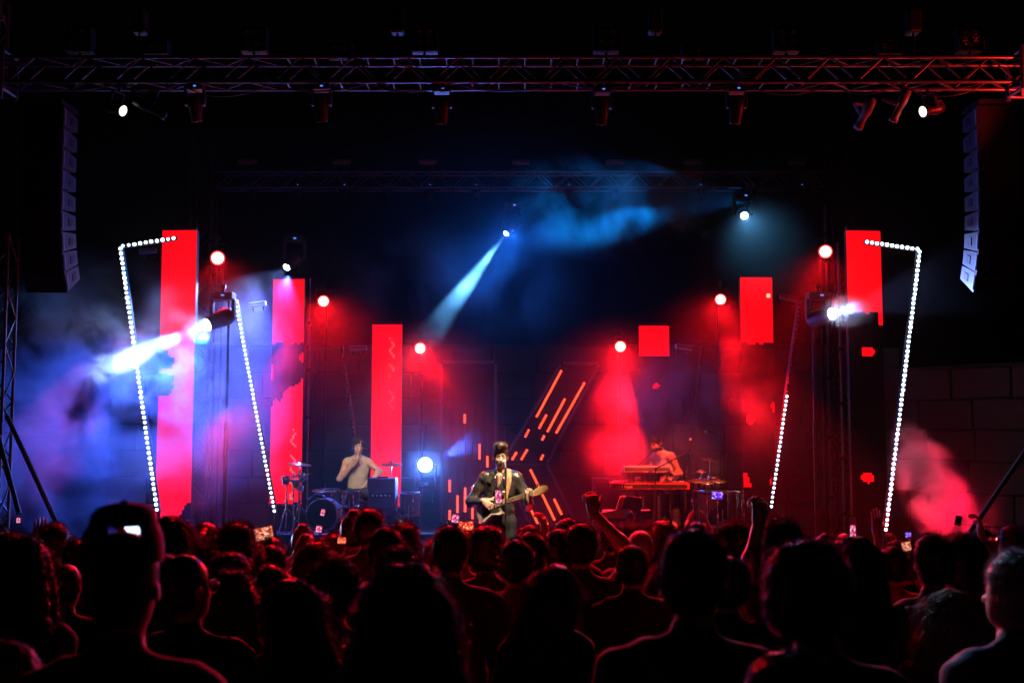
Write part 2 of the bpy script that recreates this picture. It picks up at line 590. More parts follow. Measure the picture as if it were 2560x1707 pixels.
def dot_frame(label, pts, Ys, step, lit, lens, group='LED dot frames'):
    """bent batten through points (2352-scale pixels) at depths Ys"""
    W = [Q(x, y, Y) for (x, y), Y in zip(pts, Ys)]
    o = W[-1].copy()
    t = thing('led_dot_frame', label, 'LED strip', o, group)
    W = [p - o for p in W]
    d_all = 0
    for a, b in zip(W[:-1], W[1:]):
        L = (b - a).length
        M = between(a, b)
        back = Vector((0, 1, 0))
        obj('batten', MB().box((0, 0, L / 2), (0.05, 0.05, L - 0.002)), t, Matrix.Translation((0, 0.045, 0)) @ M, M_BLACK)
        n = int(L / step)
        for i in range(n):
            f = (i + 0.5) / n
            p = a.lerp(b, f)
            on = lit(d_all + f * L)
            q = Vector((0, -1, 0)).to_track_quat('Z', 'Y').to_matrix().to_4x4()
            lm_ = lens if lens is LENS_ON2 else _ld.choice((lens, lens, LENS_VAR[0], LENS_VAR[1]))
            obj('led_lens', lm_ if on else LENS_OFF, t, Matrix.Translation(p + Vector((_ld.uniform(-.002, .002), 0, _ld.uniform(-.002, .002)))) @ q)
        d_all += L
    zb = W[-1].z
    foot = DECK - (o.z)
    if foot < -0.02:
        obj('foot_post', MB().tube((0, 0.05, foot), (0, 0.05, 0), 0.025), t, None, M_BLACK)
    return t
dot_frame('bright white LED dot frame bent over at top, far left', [(405, 546), (276, 566), (361, 1176)], (14.6, 14.4, 14.2), 0.066, lambda d: True, LENS_ON)
dot_frame('bright white LED dot frame bent over at top, far right', [(1986, 555), (2113, 573), (2034, 1222)], (14.6, 14.4, 14.0), 0.064, lambda d: True, LENS_ON)
dot_frame('leaning white LED dot strip left of the drummer', [(541, 690), (631, 1178)], (16.2, 16.0), 0.066, lambda d: True, LENS_ON2)
dot_frame('half lit LED dot strip leaning right of the second drum kit', [(1838, 690), (1771, 1168)], (16.2, 16.0), 0.066, lambda d: d > 1.42, LENS_ON2)
dot_frame('unlit LED dot strip leaning behind the drummer', [(784, 795), (830, 1120)], (17.5, 17.4), 0.07, lambda d: False, LENS_ON2)
dot_frame('unlit LED dot strip leaning behind the keyboard player', [(1614, 792), (1575, 1100)], (17.5, 17.4), 0.07, lambda d: False, LENS_ON2)

# ================================================================== big letter K with red LED tubes
YK = 19.6
E_TUBE = emit('red_tube_bead', (1.0, 0.055, 0.016), 8.0)
M_TUBE = mat('tube_plastic', (0.10, 0.03, 0.03), 0.4)
M_KPANEL = mat('letter_panel', (0.014, 0.012, 0.016), 0.7)
M_KEDGE = mat('letter_edge', (0.30, 0.28, 0.34), 0.5)
def z2(x, y):  # pixel of the enlarged centre crop -> photograph
    return (1050 + x / 4.6125, 1000 + y / 4.6125)
def build_k():
    o = P(1250, 1340, YK); o.z = DECK
    t = thing('letter_sign', 'huge outlined letter K sign with red LED tubes behind the singer', 'sign', o)
    def W(p, dy=0.0): return P(p[0], p[1], YK + dy) - o
    stem = [(1103, 905), (1239, 905), (1239, 1372), (1103, 1372)]
    arm = [(1404, 908), (1499, 908), (1367, 1160), (1258, 1160)]
    leg = [(1258, 1162), (1368, 1162), (1474, 1374), (1352, 1374)]
    for pl in (stem, arm, leg):
        v = [W(p) for p in pl]
        n = len(v)
        mb = MB().add(v + [p + Vector((0, 0.06, 0)) for p in v],
                      [list(range(n)), list(range(n, 2 * n))[::-1]] + [(i, n + i, n + (i + 1) % n, (i + 1) % n) for i in range(n)])
        obj('letter_panel', mb, t, None, M_KPANEL)
    edges = [((1103, 1372), (1103, 905)), ((1103, 905), (1239, 905)), ((1239, 905), (1239, 1135)),
             ((1404, 908), (1262, 1145)), ((1404, 908), (1499, 908)), ((1499, 908), (1367, 1160)), ((1367, 1160), (1474, 1374)), ((1262, 1172), (1352, 1374))]
    for a, b in edges:
        A, B = W(a, -0.03), W(b, -0.03)
        L = (B - A).length
        obj('edge_strip', MB().box((0, 0, L / 2), (0.045, 0.05, L - 0.05)), t, between(A, B), M_KEDGE)
    vert = [(517, 160, 270), (687, 500, 685), (777, 640, 775), (343, 915, 1060), (432, 1095, 1300), (520, 1005, 1290), (605, 990, 1370), (694, 1125, 1420),
            (780, 1000, 1070), (343, 1265, 1380), (780, 1360, 1420)]
    tubes = [(z2(x, a), z2(x, b)) for x, a, b in vert]
    K_ = KQ
    tubes += [((1290 * K_, 850 * K_), (1232 * K_, 958 * K_)), ((1343 * K_, 878 * K_), (1277 * K_, 995 * K_)), ((1298 * K_, 915 * K_), (1257 * K_, 992 * K_)),
              (z2(1460, 165), z2(1370, 330)), (z2(1260, 335), z2(1210, 430)), (z2(1435, 405), z2(1405, 465)), (z2(1115, 595), z2(1060, 690)),
              (z2(1240, 565), z2(1165, 690)), (z2(1425, 625), z2(1390, 690))]
    tubes += [(z2(*a), z2(*b)) for a, b in (((1270, 795), (1375, 1005)), ((1400, 1065), (1555, 1385)), ((1215, 1130), (1360, 1425)), ((1545, 1135), (1635, 1320)), ((1425, 1340), (1475, 1435)))]
    bead = MB()
    for a, b in tubes:
        A, B = W(a, -0.04), W(b, -0.04)
        L = (B - A).length
        mb = MB().tube((0, 0, -0.01), (0, 0, L + 0.01), 0.012, 0.012, 6, 0)
        n = max(2, int(L / 0.033))
        for i in range(n):
            z = L * (i + 0.5) / n
            for k in range(2):
                mb.add([(0.023, 0, z), (0, 0.023, z), (-0.023, 0, z), (0, -0.023, z), (0, 0, z + 0.017), (0, 0, z - 0.017)],
                       [(0, 1, 4), (1, 2, 4), (2, 3, 4), (3, 0, 4), (1, 0, 5), (2, 1, 5), (3, 2, 5), (0, 3, 5)], 1)
                break
        obj('led_tube', mb, t, between(A, B), [M_TUBE, E_TUBE])
    # thin unlit wires between the tubes
    for x in (343, 432, 520, 605, 694, 780):
        A, B = W(z2(x, 60), -0.035), W(z2(x, 1500), -0.035)
        obj('tube_rail', MB().tube(A, B, 0.006, 0.006, 5), t, None, M_TUBE)
build_k()

# ================================================================== stage lights
def yoke_mesh(w, h, m):
    mb = MB()
    mb.box((-w / 2, 0, h / 2), (0.012, 0.035, h)).box((w / 2, 0, h / 2), (0.012, 0.035, h)).box((0, 0, h), (w + 0.012, 0.035, 0.012))
    return mb
def disc(mb, r, y, n=24, mi=0, scallop=0.0, dome=0.0):
    vs_ = [(0, y - dome, 0)]
    for i in range(n * 2):
        t = math.pi * i / n
        rr = r * (1 - scallop * (0.5 + 0.5 * math.cos(t * 12)))
        vs_.append((rr * math.cos(t), y, rr * math.sin(t)))
    k = n * 2
    mb.add(vs_, [(0, 1 + i, 1 + (i + 1) % k) for i in range(k)], mi)
    return mb
def local_aim(loc, target):
    """matrix at loc whose -Y axis points at target (fixtures look along -Y)"""
    d = Vector(target) - Vector(loc)
    return Matrix.Translation(Vector(loc)) @ d.to_track_quat('-Y', 'Z').to_matrix().to_4x4()
def par_light(label, loc, face, r, em, group='red wash lights'):
    M = local_aim(loc, face)
    t = thing('wash_light', label, 'stage light', M, group)
    Mh = RX(90)
    obj('housing', MB().lathe([(r * 1.12, 0.0), (r * 1.15, -0.03), (r * 1.1, -0.12), (r * 0.8, -0.2), (r * 0.3, -0.22), (0.001, -0.22)], 20, 0, RX(90)), t, None, M_BLACK)
    mb = disc(MB(), r * 0.86, -0.006, 24, 0, 0.07, 0.012)
    obj('lens', mb, t, None, em)
    obj('lens_glow', MB().lathe([(r * 0.80, 0.003), (r * 1.0, 0.003)], 24, 0, RX(90)), t, None, E_GLOW)  # red glow round the lens, put in as an emissive ring
    obj('bezel', MB().lathe([(r * 1.0, 0.0), (r * 1.0, 0.012), (r * 1.16, 0.012), (r * 1.16, 0.0)], 24, 0, RX(90)), t, None, M_BLACK)
    obj('yoke', yoke_mesh(r * 2.55, r * 1.9, M_BLACK), t, TR(0, 0.08, 0), M_BLACK)
    obj('clamp', MB().tube((0, 0.08, r * 1.9), (0, 0.08, r * 1.9 + 0.07), 0.02).box((0, 0.08, r * 1.9 + 0.09), (0.06, 0.04, 0.05)), t, None, M_BLACK)
    return t
E_GLOW = emit('red_lens_glow', (1.0, 0.015, 0.03), 4.0)
E_PAR = emit('red_par_lens', (1.0, 0.22, 0.13), 12.0)
E_BLUE = emit('blue_lens', (0.55, 0.72, 1.0), 45.0)
E_CY = emit('cyan_lens', (0.55, 0.85, 1.0), 25.0)
E_WARM = emit('warm_lens', (1.0, 0.86, 0.66), 3.0)
E_DISP = emit('blue_display', (0.08, 0.30, 1.0), 1.1)
M_GLASS_OFF = mat('dark_glass', (0.02, 0.02, 0.025), 0.12, 0, 0.1)

PARS = [(500, 593, 16.4, 16.5, 'upper left, beside the tall red column'), (743, 692, 17.2, 13.5, 'left of centre, beside the second column'),
        (965, 800, 18.0, 13.5, 'beside the glitching column, above the blue floor light'), (1425, 796, 18.0, 13.5, 'right of centre, above the red smoke'),
        (1655, 688, 17.2, 13.0, 'right, beside the short red block'), (1896, 578, 16.4, 15.5, 'upper right, beside the far right column')]
for x, y, Y, rp, w in PARS:
    c = Q(x, y, Y)
    r = rp * KQ / FPX * Y
    par_light('round red wash light, ' + w, c, (c.x * 0.2, 2.0, 2.4), r, E_PAR)

def moving_head(label, loc, target, r, em, hang=True, display=True, cat='moving light', scale=1.0, group='moving head lights', body_mat=None):
    """base, yoke and head; the head looks from loc to target"""
    mbody = body_mat or M_PLAST  # body material, black plastic unless another is given
    t = thing('moving_head_light', label, cat, loc, group)
    s = scale; up = 1 if hang else -1
    obj('base', MB().box((0, 0, up * 0.30 * s), (0.30 * s, 0.24 * s, 0.10 * s), 0, None, 0.012 * s), t, None, mbody)
    for k in (-1, 1):
        obj('yoke_arm', MB().box((k * 0.15 * s, 0, up * 0.125 * s), (0.045 * s, 0.12 * s, 0.26 * s), 0, None, 0.01 * s), t, None, mbody)
    hm = local_aim((0, 0, 0), Vector(target) - Vector(loc))
    h = obj('head', MB().lathe([(0.001, -0.17 * s), (0.085 * s, -0.165 * s), (0.115 * s, -0.10 * s), (0.12 * s, 0.02 * s), (0.10 * s, 0.16 * s), (r * 1.12, 0.25 * s), (r * 1.12, 0.27 * s), (r, 0.27 * s)], 18, 0, RX(90)), t, hm, mbody)
    obj('lens', disc(MB(), r, -0.262 * s, 16, 0, 0, 0.012), h, None, em)
    if display:
        obj('display', MB().box((0.02 * s, -0.123 * s, up * 0.30 * s), (0.045 * s, 0.004, 0.02 * s)), t, None, E_DISP)
    if hang:
        obj('clamp', MB().tube((0, 0, 0.35 * s), (0, 0, 0.42 * s), 0.02 * s).box((0, 0, 0.43 * s), (0.06 * s, 0.05 * s, 0.05 * s)), t, None, M_BLACK)
    return t
# lit moving heads on the stage
H1 = Q(512, 730, 15.0);  T1 = Q(150, 885, 13.4)
H2 = Q(677, 594, 17.0);  T2 = Q(560, 720, 15.9)
H3 = Q(1179, 515, 18.2); T3 = Q(985, 770, 16.6)
H4 = Q(1708, 493, 18.2); T4 = Vector((1.55, 4.0, 2.8))
H5 = Q(1880, 730, 15.0); T5 = Q(1990, 700, 14.2)
H6 = Q(978, 1067, 17.6); T6 = Q(1150, 985, 17.0)
def lens_at(H, T, d): return Vector(H) + (Vector(T) - Vector(H)).normalized() * d
moving_head('blazing white moving light aimed left, right of the tall red column', H1, T1, 0.085, E_BLUE, True)
moving_head('white moving light flooding down on top of the second red column', H2, T2, 0.055, E_BLUE, True)
moving_head('pale blue beam light high above centre stage', H3, T3, 0.05, E_CY, True)
moving_head('small cyan moving light high at right, facing the crowd', H4, T4, 0.06, E_CY, True)
moving_head('blue white moving light aimed right at the far right column', H5, T5, 0.08, E_BLUE, True)
moving_head('glaring blue white floor light between drummer and singer', H6, (H6.x + 0.4, 5.0, 2.9), 0.11, E_BLUE, False)
for H, dz in ((H1, 1.2), (H5, 1.2), (H6, 0)):
    pass
H7 = P(347, 1318, 13.2)  # floor lamp added as a guessed source for the bright spot at the cap
moving_head('added blue white floor light at stage left edge, low behind the crowd', H7, (H7.x * 0.6, 2.0, H7.z + 0.3), 0.13, emit('added_blue_lens', (0.5, 0.68, 1.0), 5.0), False, False)
fc = thing('flight_case', 'black flight case added under the added floor light at left', 'case', (H7.x, H7.y, DECK + 0.01))
_h = H7.z - 0.36 - DECK
obj('case_body', MB().box((0, 0, _h / 2), (0.5, 0.45, _h - 0.02), 0, None, 0.01), fc, None, M_PLAST)
for _k in (-1, 1):
    obj('corner_rail', MB().box((_k * 0.25, -0.225, _h / 2), (0.03, 0.03, _h - 0.01)), fc, None, M_ALU)
obj('case_lid', MB().box((0, 0, _h - 0.002), (0.51, 0.46, 0.012)), fc, None, M_ALU)
# light stands carrying the stage lights that do not hang from a truss
def light_stand(label, top, group='light stands'):
    t = thing('light_stand', label, 'stand', (top.x, top.y, DECK + 0.01), group)
    h = top.z - DECK
    obj('pole', MB().tube((0, 0, 0.2), (0, 0, h), 0.018).tube((0, 0, 0.2), (0, 0, h * 0.55), 0.029), t, None, M_BLACK)
    for k in range(3):
        a = 2.1 * k + 0.4
        obj('leg', MB().tube((0, 0, 0.5), (0.45 * math.cos(a), 0.45 * math.sin(a), 0.012), 0.012), t, None, M_BLACK)
    return t
for (x, y, Y, rp, w) in PARS:
    c = Q(x, y, Y); light_stand('stand of the red light ' + w, Vector((c.x + 0.0, c.y + 0.30, c.z - 0.05)))
light_stand('black stand behind the blazing left moving light', H1 + Vector((0, 0.30, 0.30)))
light_stand('black stand behind the right moving light beside the far column', H5 + Vector((0, 0.30, 0.30)))
light_stand('black stand behind the moving light over the second column', H2 + Vector((0, 0.30, 0.30)))

# ----- rear truss: row of small hanging fixtures with blue displays, and LED bars above
xs = [632, 744, 861, 969, 1074, 1190, 1421, 1540, 1648, 1750, 1882, 2002]
for i, x in enumerate(xs):
    c = P(x, 486, YR - 0.05)
    moving_head('small dark moving light under the rear truss, %s from the left' % ordinal(i), (c.x, c.y, c.z + 0.02), (c.x, c.y - 0.4, c.z - 1.5), 0.05, M_GLASS_OFF, True, True, scale=0.45, group='fixtures under the rear truss')
def led_bar(label, c, w, group, tilt=0.0):
    t = thing('led_bar', label, 'LED bar', Matrix.Translation(c) @ RY(tilt), group)
    obj('housing', MB().box((0, 0, 0), (w, 0.09, 0.075), 0, None, 0.008), t, None, M_GREY)
    obj('lens_strip', MB().box((0, -0.047, 0.012), (w * 0.94, 0.006, 0.022), 0), t, None, M_LENS_OFF)
    obj('bracket', MB().box((-w * 0.3, 0.02, -0.07), (0.03, 0.03, 0.07)).box((w * 0.3, 0.02, -0.07), (0.03, 0.03, 0.07)), t, None, M_BLACK)
for i, x in enumerate((568, 785, 983, 1196, 1412, 1592, 1830)):
    led_bar('short LED bar above the rear truss, %s from the left' % ordinal(i), Q(x, 373, YR), 0.30, 'LED bars above the rear truss')
for x, y, w, tl in ((340, 577, 'beside the far left dot frame', -6), (592, 699, 'right of the second LED dot strip', -8), (823, 800, 'left of the glitching column', -4), (1571, 797, 'right of the single red square', 8), (1810, 684, 'right of the short red block', 9)):
    led_bar('dim LED bar hanging ' + w, Q(x, y, 16.8), 0.26, 'dim LED bars between the columns', tl)

# ----- blinders above the front truss
def blinder(label, c, n, r, group):
    t = thing('blinder_light', label, 'blinder', c, group)
    cols = 2; rows = n // 2
    s = r * 2.35
    W_, H_ = cols * s + 0.04, rows * s + 0.04
    obj('frame', MB().box((-W_ / 2, 0.05, 0), (0.015, 0.14, H_)).box((W_ / 2, 0.05, 0), (0.015, 0.14, H_)).box((0, 0.05, H_ / 2), (W_, 0.14, 0.012)).box((0, 0.05, -H_ / 2), (W_, 0.14, 0.012)).box((0, 0.125, 0), (W_, 0.01, H_)), t, None, M_BLACK)
    for i in range(cols):
        for j in range(rows):
            M = TR((i - 0.5) * s, 0, (j - (rows - 1) / 2) * s)
            l = obj('lamp', MB().lathe([(r, -0.02), (r * 1.05, 0.0), (r * 0.97, 0.005), (r * 0.6, -0.05), (r * 0.2, -0.09), (0.001, -0.09)], 18, 0, RX(90)), t, M, M_CHROME2)
            obj('bulb', MB().lathe([(0.001, 0.0), (0.018, -0.015), (0.02, -0.04), (0.01, -0.08)], 10, 0, RX(90)), l, None, M_BULB)
    obj('hook', MB().tube((0, 0.05, -H_ / 2), (0, 0.05, -H_ / 2 - 0.10), 0.014), t, None, M_BLACK)
M_CHROME2 = mat('reflector', (0.45, 0.45, 0.48), 0.3, 0.9, 0.1)
M_BULB = mat('bulb_glass', (0.5, 0.5, 0.5), 0.2)
for i, x in enumerate((180, 582, 975, 1393, 1808, 2230)):
    blinder('four lamp blinder standing on the front truss, %s from the left' % ordinal(i), Q(x, 90, YT), 4, 0.046, 'four lamp blinders')
for i, x in enumerate((357, 780, 1595, 2045)):
    blinder('two lamp blinder standing on the front truss, %s from the left' % ordinal(i), Q(x, 109 + (6 if 1 <= i <= 2 else 0), YT), 2, 0.042, 'two lamp blinders')

# ----- fixtures under the front truss
def profile_spot(label, c, target, lit=None, L=0.34, r=0.05, body=None):
    M = local_aim(c, target)
    t = thing('profile_spotlight', label, 'spotlight', M, 'spotlights under the front truss')
    b = body or M_BLACK
    obj('barrel', MB().lathe([(0.001, -L * 0.55), (r * 0.95, -L * 0.53), (r * 1.15, -L * 0.2), (r * 0.85, L * 0.05), (r * 0.85, L * 0.3), (r * 1.02, L * 0.33), (r * 1.02, L * 0.45), (r * 0.9, L * 0.45)], 16, 0, RX(90)), t, None, b)
    obj('lens', disc(MB(), r * 0.92, -L * 0.43, 14, 0, 0, 0.015), t, None, lit or M_GLASS_OFF)
    obj('yoke', yoke_mesh(r * 2.6, 0.16, b), t, TR(0, 0.02, 0), b)
    obj('clamp', MB().tube((0, 0.02, 0.16), (0, 0.02, 0.22), 0.014), t, None, b)
    for k in range(4):
        obj('vent', MB().box(((k - 1.5) * 0.022, L * 0.40, r * 0.98), (0.012, 0.05, 0.006)), t, None, M_GREY)
    return t
SING = Vector((-0.09, 12.8, DECK))
DRUM = Q(822, 1100, 17.0); KEYB = Q(1530, 1080, 16.6)
F1 = Q(264, 248, YT); F2 = Q(348, 250, YT); F3 = Q(1985, 265, YT); F4 = Q(2066, 247, YT); F5 = Q(2139, 252, YT)
profile_spot('lit white spotlight under the front truss, leftmost', F1, Vector((-2.0, 10.4, 5.6)), E_WARM, 0.26, 0.062)
profile_spot('dark spotlight under the truss beside the leftmost lit one', F2, Vector((-1.4, 12.0, 5.4)), None, 0.36)
profile_spot('tilted spotlight with a glowing blue display, under the truss right side', F3, Vector((3.3, 12.8, 5.2)), None, 0.36, 0.05, M_GREY)
profile_spot('angled spotlight with lit vents under the truss, right side', F4, Vector((3.4, 11.8, 5.0)), None, 0.36, 0.045, M_GREY)
profile_spot('lit white spotlight under the front truss, rightmost', F5, Vector((2.2, 10.4, 5.8)), E_WARM, 0.26, 0.062)
MHM = mat('moving_head_grey', (0.05, 0.05, 0.055), 0.35)
for i, (x, y) in enumerate(((448, 243), (738, 243), (1015, 248), (1383, 250), (1692, 248))):
    c = Q(x, y, YT)
    moving_head('large moving light under the front truss, %s from the left' % ordinal(i), (c.x, c.y, c.z - 0.0), (c.x + 0.05 * (2 - i), c.y + 0.35, c.z - 1.5), 0.05, M_GLASS_OFF, True, True, scale=0.62, group='moving lights under the front truss', body_mat=MHM)

# ================================================================== line arrays
def line_array(label, x_in, sgn, group='line arrays'):
    ys = [262, 344, 400, 455, 512, 577, 626, 674, 742]
    M_CAB = mat('cabinet_paint', (0.045, 0.045, 0.05), 0.5, 0, 0.15, 25)
    M_GRILL = mat('speaker_grille', (0.012, 0.012, 0.013), 0.6)
    Y0 = 12.0
    top = P(x_in, 266, Y0)
    t = thing('line_array', label, 'loudspeaker', top, group)
    n = 9
    hgt = (P(x_in, 266, Y0).z - P(x_in, 735, Y0).z) / n
    w, d = 0.46, 0.40
    p = Vector((0, 0, 0)); ang = 0.0
    angs = [0, 0, 0.5, 1, 1.5, 3, 5, 7, 8]
    cab = MB()
    taper = 0.035
    xo, xi = -sgn * 0.0, sgn * w
    def prism(mb, x0, x1, mi):
        # side outline in (y, z): front (y=0) is full height, back is narrower
        sec = [(0, 0), (d, -taper), (d, -hgt + taper + 0.006), (0, -hgt + 0.008)]
        vs_ = [(x0, a, b) for a, b in sec] + [(x1, a, b) for a, b in sec]
        fs = [(0, 1, 2, 3), (7, 6, 5, 4)] + [(i, 4 + i, 4 + (i + 1) % 4, (i + 1) % 4) for i in range(4)]
        if x0 > x1: fs = [f[::-1] for f in fs]
        mb.add(vs_, fs, mi)
    cab = MB(); prism(cab, xo, xi, 0)
    cab_me = cab.mesh('cabinet', M_CAB)
    gr_me = MB().box((xi / 2, -0.008, -hgt / 2), (w - 0.03, 0.014, hgt - 0.03)).mesh('grille', M_GRILL)
    hd_me = MB().box((-sgn * 0.002, d * 0.62, -hgt / 2), (0.008, d * 0.26, hgt * 0.36)).mesh('handle_recess', M_GRILL)
    pl_me = MB().box((-sgn * 0.004, 0.035, -hgt * 0.5), (0.008, 0.03, hgt * 0.72)).mesh('rigging_plate', M_GREY)
    for k in range(n):
        ang += angs[k]
        M = Matrix.Translation(p) @ RX(ang)
        c = obj('cabinet', cab_me, t, M)
        obj('grille', gr_me, c); obj('handle_recess', hd_me, c); obj('rigging_plate', pl_me, c)
        p = p + RX(ang).to_3x3() @ Vector((0, 0, -hgt))
    obj('fly_frame', MB().box((xi / 2, d * 0.45, 0.04), (w, d * 1.2, 0.05)), t, None, M_BLACK)
    for a in (0.1, 0.9):
        obj('chain', MB().tube((xi * a, d * 0.4, 0.06), (xi * a, d * 0.4, 0.55), 0.008), t, None, M_CHROME)
line_array('curved line array of black cabinets hanging at left', 160, -1)
line_array('curved line array of black cabinets hanging at right', 2442, 1)

# ================================================================== the light itself: lamps at the lit lenses, and added ones near dark fixtures
def S(name, H, T, off, *a, **k):
    return spot(name, lens_at(H, T, off), T, *a, **k)
S('beam_left_white', H1, T1, 0.30, 14000, (0.24, 0.38, 1.0), 13, 0.35, 0.05)
S('wash_left_blue', H1, Q(200, 1050, 14.6), 0.30, 3000, (0.01, 0.09, 1.0), 100, 0.9, 0.05)
S('flood_left_white', H2, T2, 0.30, 1200, (0.20, 0.34, 1.0), 56, 0.3, 0.04)
S('wash_mid_blue', H2, Q(520, 1000, 16.0), 0.30, 3800, (0.07, 0.10, 1.0), 95, 0.9, 0.04)
S('beam_centre_blue', H3, T3, 0.30, 24000, (0.12, 0.46, 1.0), 11, 0.7, 0.03)
S('wash_centre_blue', H3, Q(1150, 760, 16.2), 0.30, 520, (0.01, 0.15, 1.0), 140, 1.0, 0.03)
S('beam_right_blue', H5, T5, 0.30, 1600, (0.22, 0.34, 1.0), 26, 0.4, 0.04)
S('floor_blue', H6, (H6.x + 0.4, 5.0, 2.9), 0.32, 900, (0.06, 0.20, 1.0), 120, 0.9, 0.04)
S('floor_blue_beam', H6, T6, 0.32, 900, (0.04, 0.12, 1.0), 40, 0.6, 0.04)
S('cyan_top_right', H4, T4, 0.32, 1100, CYAN, 16, 0.8, 0.03)
HC = P(1882, 497, YR - 0.1)
spot('added_cloud_blue', HC, Q(1390, 455, 17.0), 26000, (0.0, 0.24, 1.0), 30, 0.8, 0.03)  # spot added at an unlit rear fixture to tint the top smoke blue
spot('added_floor_lamp', H7 + Vector((0.05, -0.32, 0.05)), (-1.7, 5.5, 2.5), 500, (0.45, 0.6, 1.0), 60, 0.8, 0.05)  # added with the guessed floor light, gives the left heads pale rims
PT = [Q(140, 1000, 14.2), Q(640, 900, 15.6), Q(1080, 1020, 16.4), Q(1395, 1010, 16.6), Q(1790, 1010, 15.4), Q(1800, 800, 15.2)]
PW = [2600, 8000, 7000, 13000, 10000, 7500]
PA = [20, 24, 30, 34, 36, 28]
for i, (x, y, Y, rp, w) in enumerate(PARS):
    c = Q(x, y, Y)
    front = Vector((c.x * 0.2, 2.0, 2.4))
    loc = c + (front - c).normalized() * 0.05
    spot('red_wash_lamp', loc, PT[i], PW[i], RED, PA[i], 0.5, 0.05)
    spot('red_front_lamp', loc, (c.x * 0.35, 7.5, 2.1), (1000, 3400, 4400, 3800, 2600, 1000)[i], RED, 28, 1.0, 0.06)
for x, e in ((448, 250), (738, 1900), (1015, 2500), (1383, 1900), (1692, 800)):  # added red rim spots below the truss heads, whose lenses stay dark
    c = Q(x, 250, YT)
    spot('added_crowd_red', (c.x, c.y - 0.05, c.z - 0.28), (c.x * 0.9, 8.0, 2.0), e, RED, 54, 1.0, 0.05)
PB = Q(2300, 1240, 14.3); PTG = Q(2128, 1085, 13.6)  # floor wash added out of sight to redden the smoke plume
par_light('added red floor wash light, hidden by the crowd under the smoke plume at far right', PB, PTG, 0.09, E_PAR)
spot('added_plume_red', lens_at(PB, PTG, 0.06), PTG, 700, (1.0, 0.005, 0.05), 80, 1.0, 0.05)
# key lights on the band from the fixtures under the front truss
F0 = Q(1383, 250, YT); F00 = Q(738, 243, YT); F9 = Q(1692, 248, YT)
spot('singer_key', (F0.x, F0.y + 0.1, F0.z - 0.3), (SING.x, 12.8, 2.45), 2500, WARM, 20, 0.4, 0.05)
F000 = Q(1015, 248, YT)
spot('singer_fill', (F000.x, F000.y + 0.1, F000.z - 0.3), (SING.x, 12.8, 2.45), 800, WARM, 14, 0.4, 0.05)
spot('drummer_key', (F00.x, F00.y + 0.1, F00.z - 0.3), (DRUM.x, DRUM.y + 0.3, DRUM.z + 0.12), 2300, WARM, 9, 0.4, 0.05)
spot('keyboard_key', (F9.x, F9.y + 0.1, F9.z - 0.3), (KEYB.x + 0.1, KEYB.y, KEYB.z - 0.35), 6500, (1.0, 0.06, 0.03), 15, 0.4, 0.05)
spot('keyboard_warm', (F4.x, F4.y + 0.1, F4.z - 0.2), (KEYB.x + 0.65, KEYB.y, KEYB.z - 0.45), 1600, WARM, 4.5, 0.5, 0.05)

# ----- cables looped along the front truss and hoist chains above it
M_CABLE = mat('cable_rubber', (0.012, 0.012, 0.013), 0.5)
_cx = [-4.9, -4.1, -3.45, -2.5, -1.5, -0.6, 0.5, 1.4, 2.4, 3.3, 4.0, 4.9]
for i in range(len(_cx) - 1):
    a, b = _cx[i], _cx[i + 1]
    rr = random.Random(60 + i)
    sag = rr.uniform(0.05, 0.16)
    pts = [Vector((0, 0, 0)).lerp(Vector((b - a, 0, 0)), q / 8) + Vector((0, 0.02 * math.sin(q), -sag * 4 * (q / 8) * (1 - q / 8))) for q in range(9)]
    o = obj('power_cable', MB().path(pts, 0.008, 6), None, (a, YT - 0.1, TZ - 0.13), M_CABLE)
    tag(o, 'black cable loop slung under the front truss, %s from the left' % ordinal(i), 'cable', 'cable loops under the front truss')
for i, x in enumerate((-3.9, -1.2, 1.5, 4.2)):
    t = thing('chain_hoist', 'chain hoist holding the front truss, %s from the left' % ordinal(i), 'hoist', (x, YT, TZ + 0.13), 'chain hoists')
    obj('motor', MB().box((0, 0, 0.42), (0.14, 0.16, 0.26), 0, None, 0.02), t, None, M_BLACK)
    obj('hook', MB().tube((0, 0, 0.02), (0, 0, 0.29), 0.012), t, None, M_BLACK)
    obj('chain', MB().tube((0, 0, 0.55), (0, 0, 3.0), 0.007), t, None, M_BLACK)

RC = Vector((5.62, 10.75, TZ - 0.75)); RCT = Vector((4.75, YT, TZ))
par_light('red wash light under the right end of the front truss', RC, RCT, 0.07, E_PAR)
spot('truss_end_red', lens_at(RC, RCT, 0.06), RCT, 130, (1.0, 0.02, 0.015), 110, 0.8, 0.05)
LC = Vector((-5.55, 11.1, TZ + 0.9)); LCT = Vector((-5.62, 11.6, TZ + 1.6))
par_light('red wash light beside the outer tower, top left corner', LC, LCT, 0.06, E_PAR)
spot('tower_red', lens_at(LC, LCT, 0.06), LCT, 60, (1.0, 0.02, 0.015), 90, 0.8, 0.05)

spot('added_crowd_blue', (F000.x + 0.05, F000.y - 0.05, F000.z - 0.3), (1.60, 3.75, 2.95), 1900, (0.35, 0.62, 1.0), 10, 0.6, 0.04)  # added rim light for spectators at right, below a dark truss head
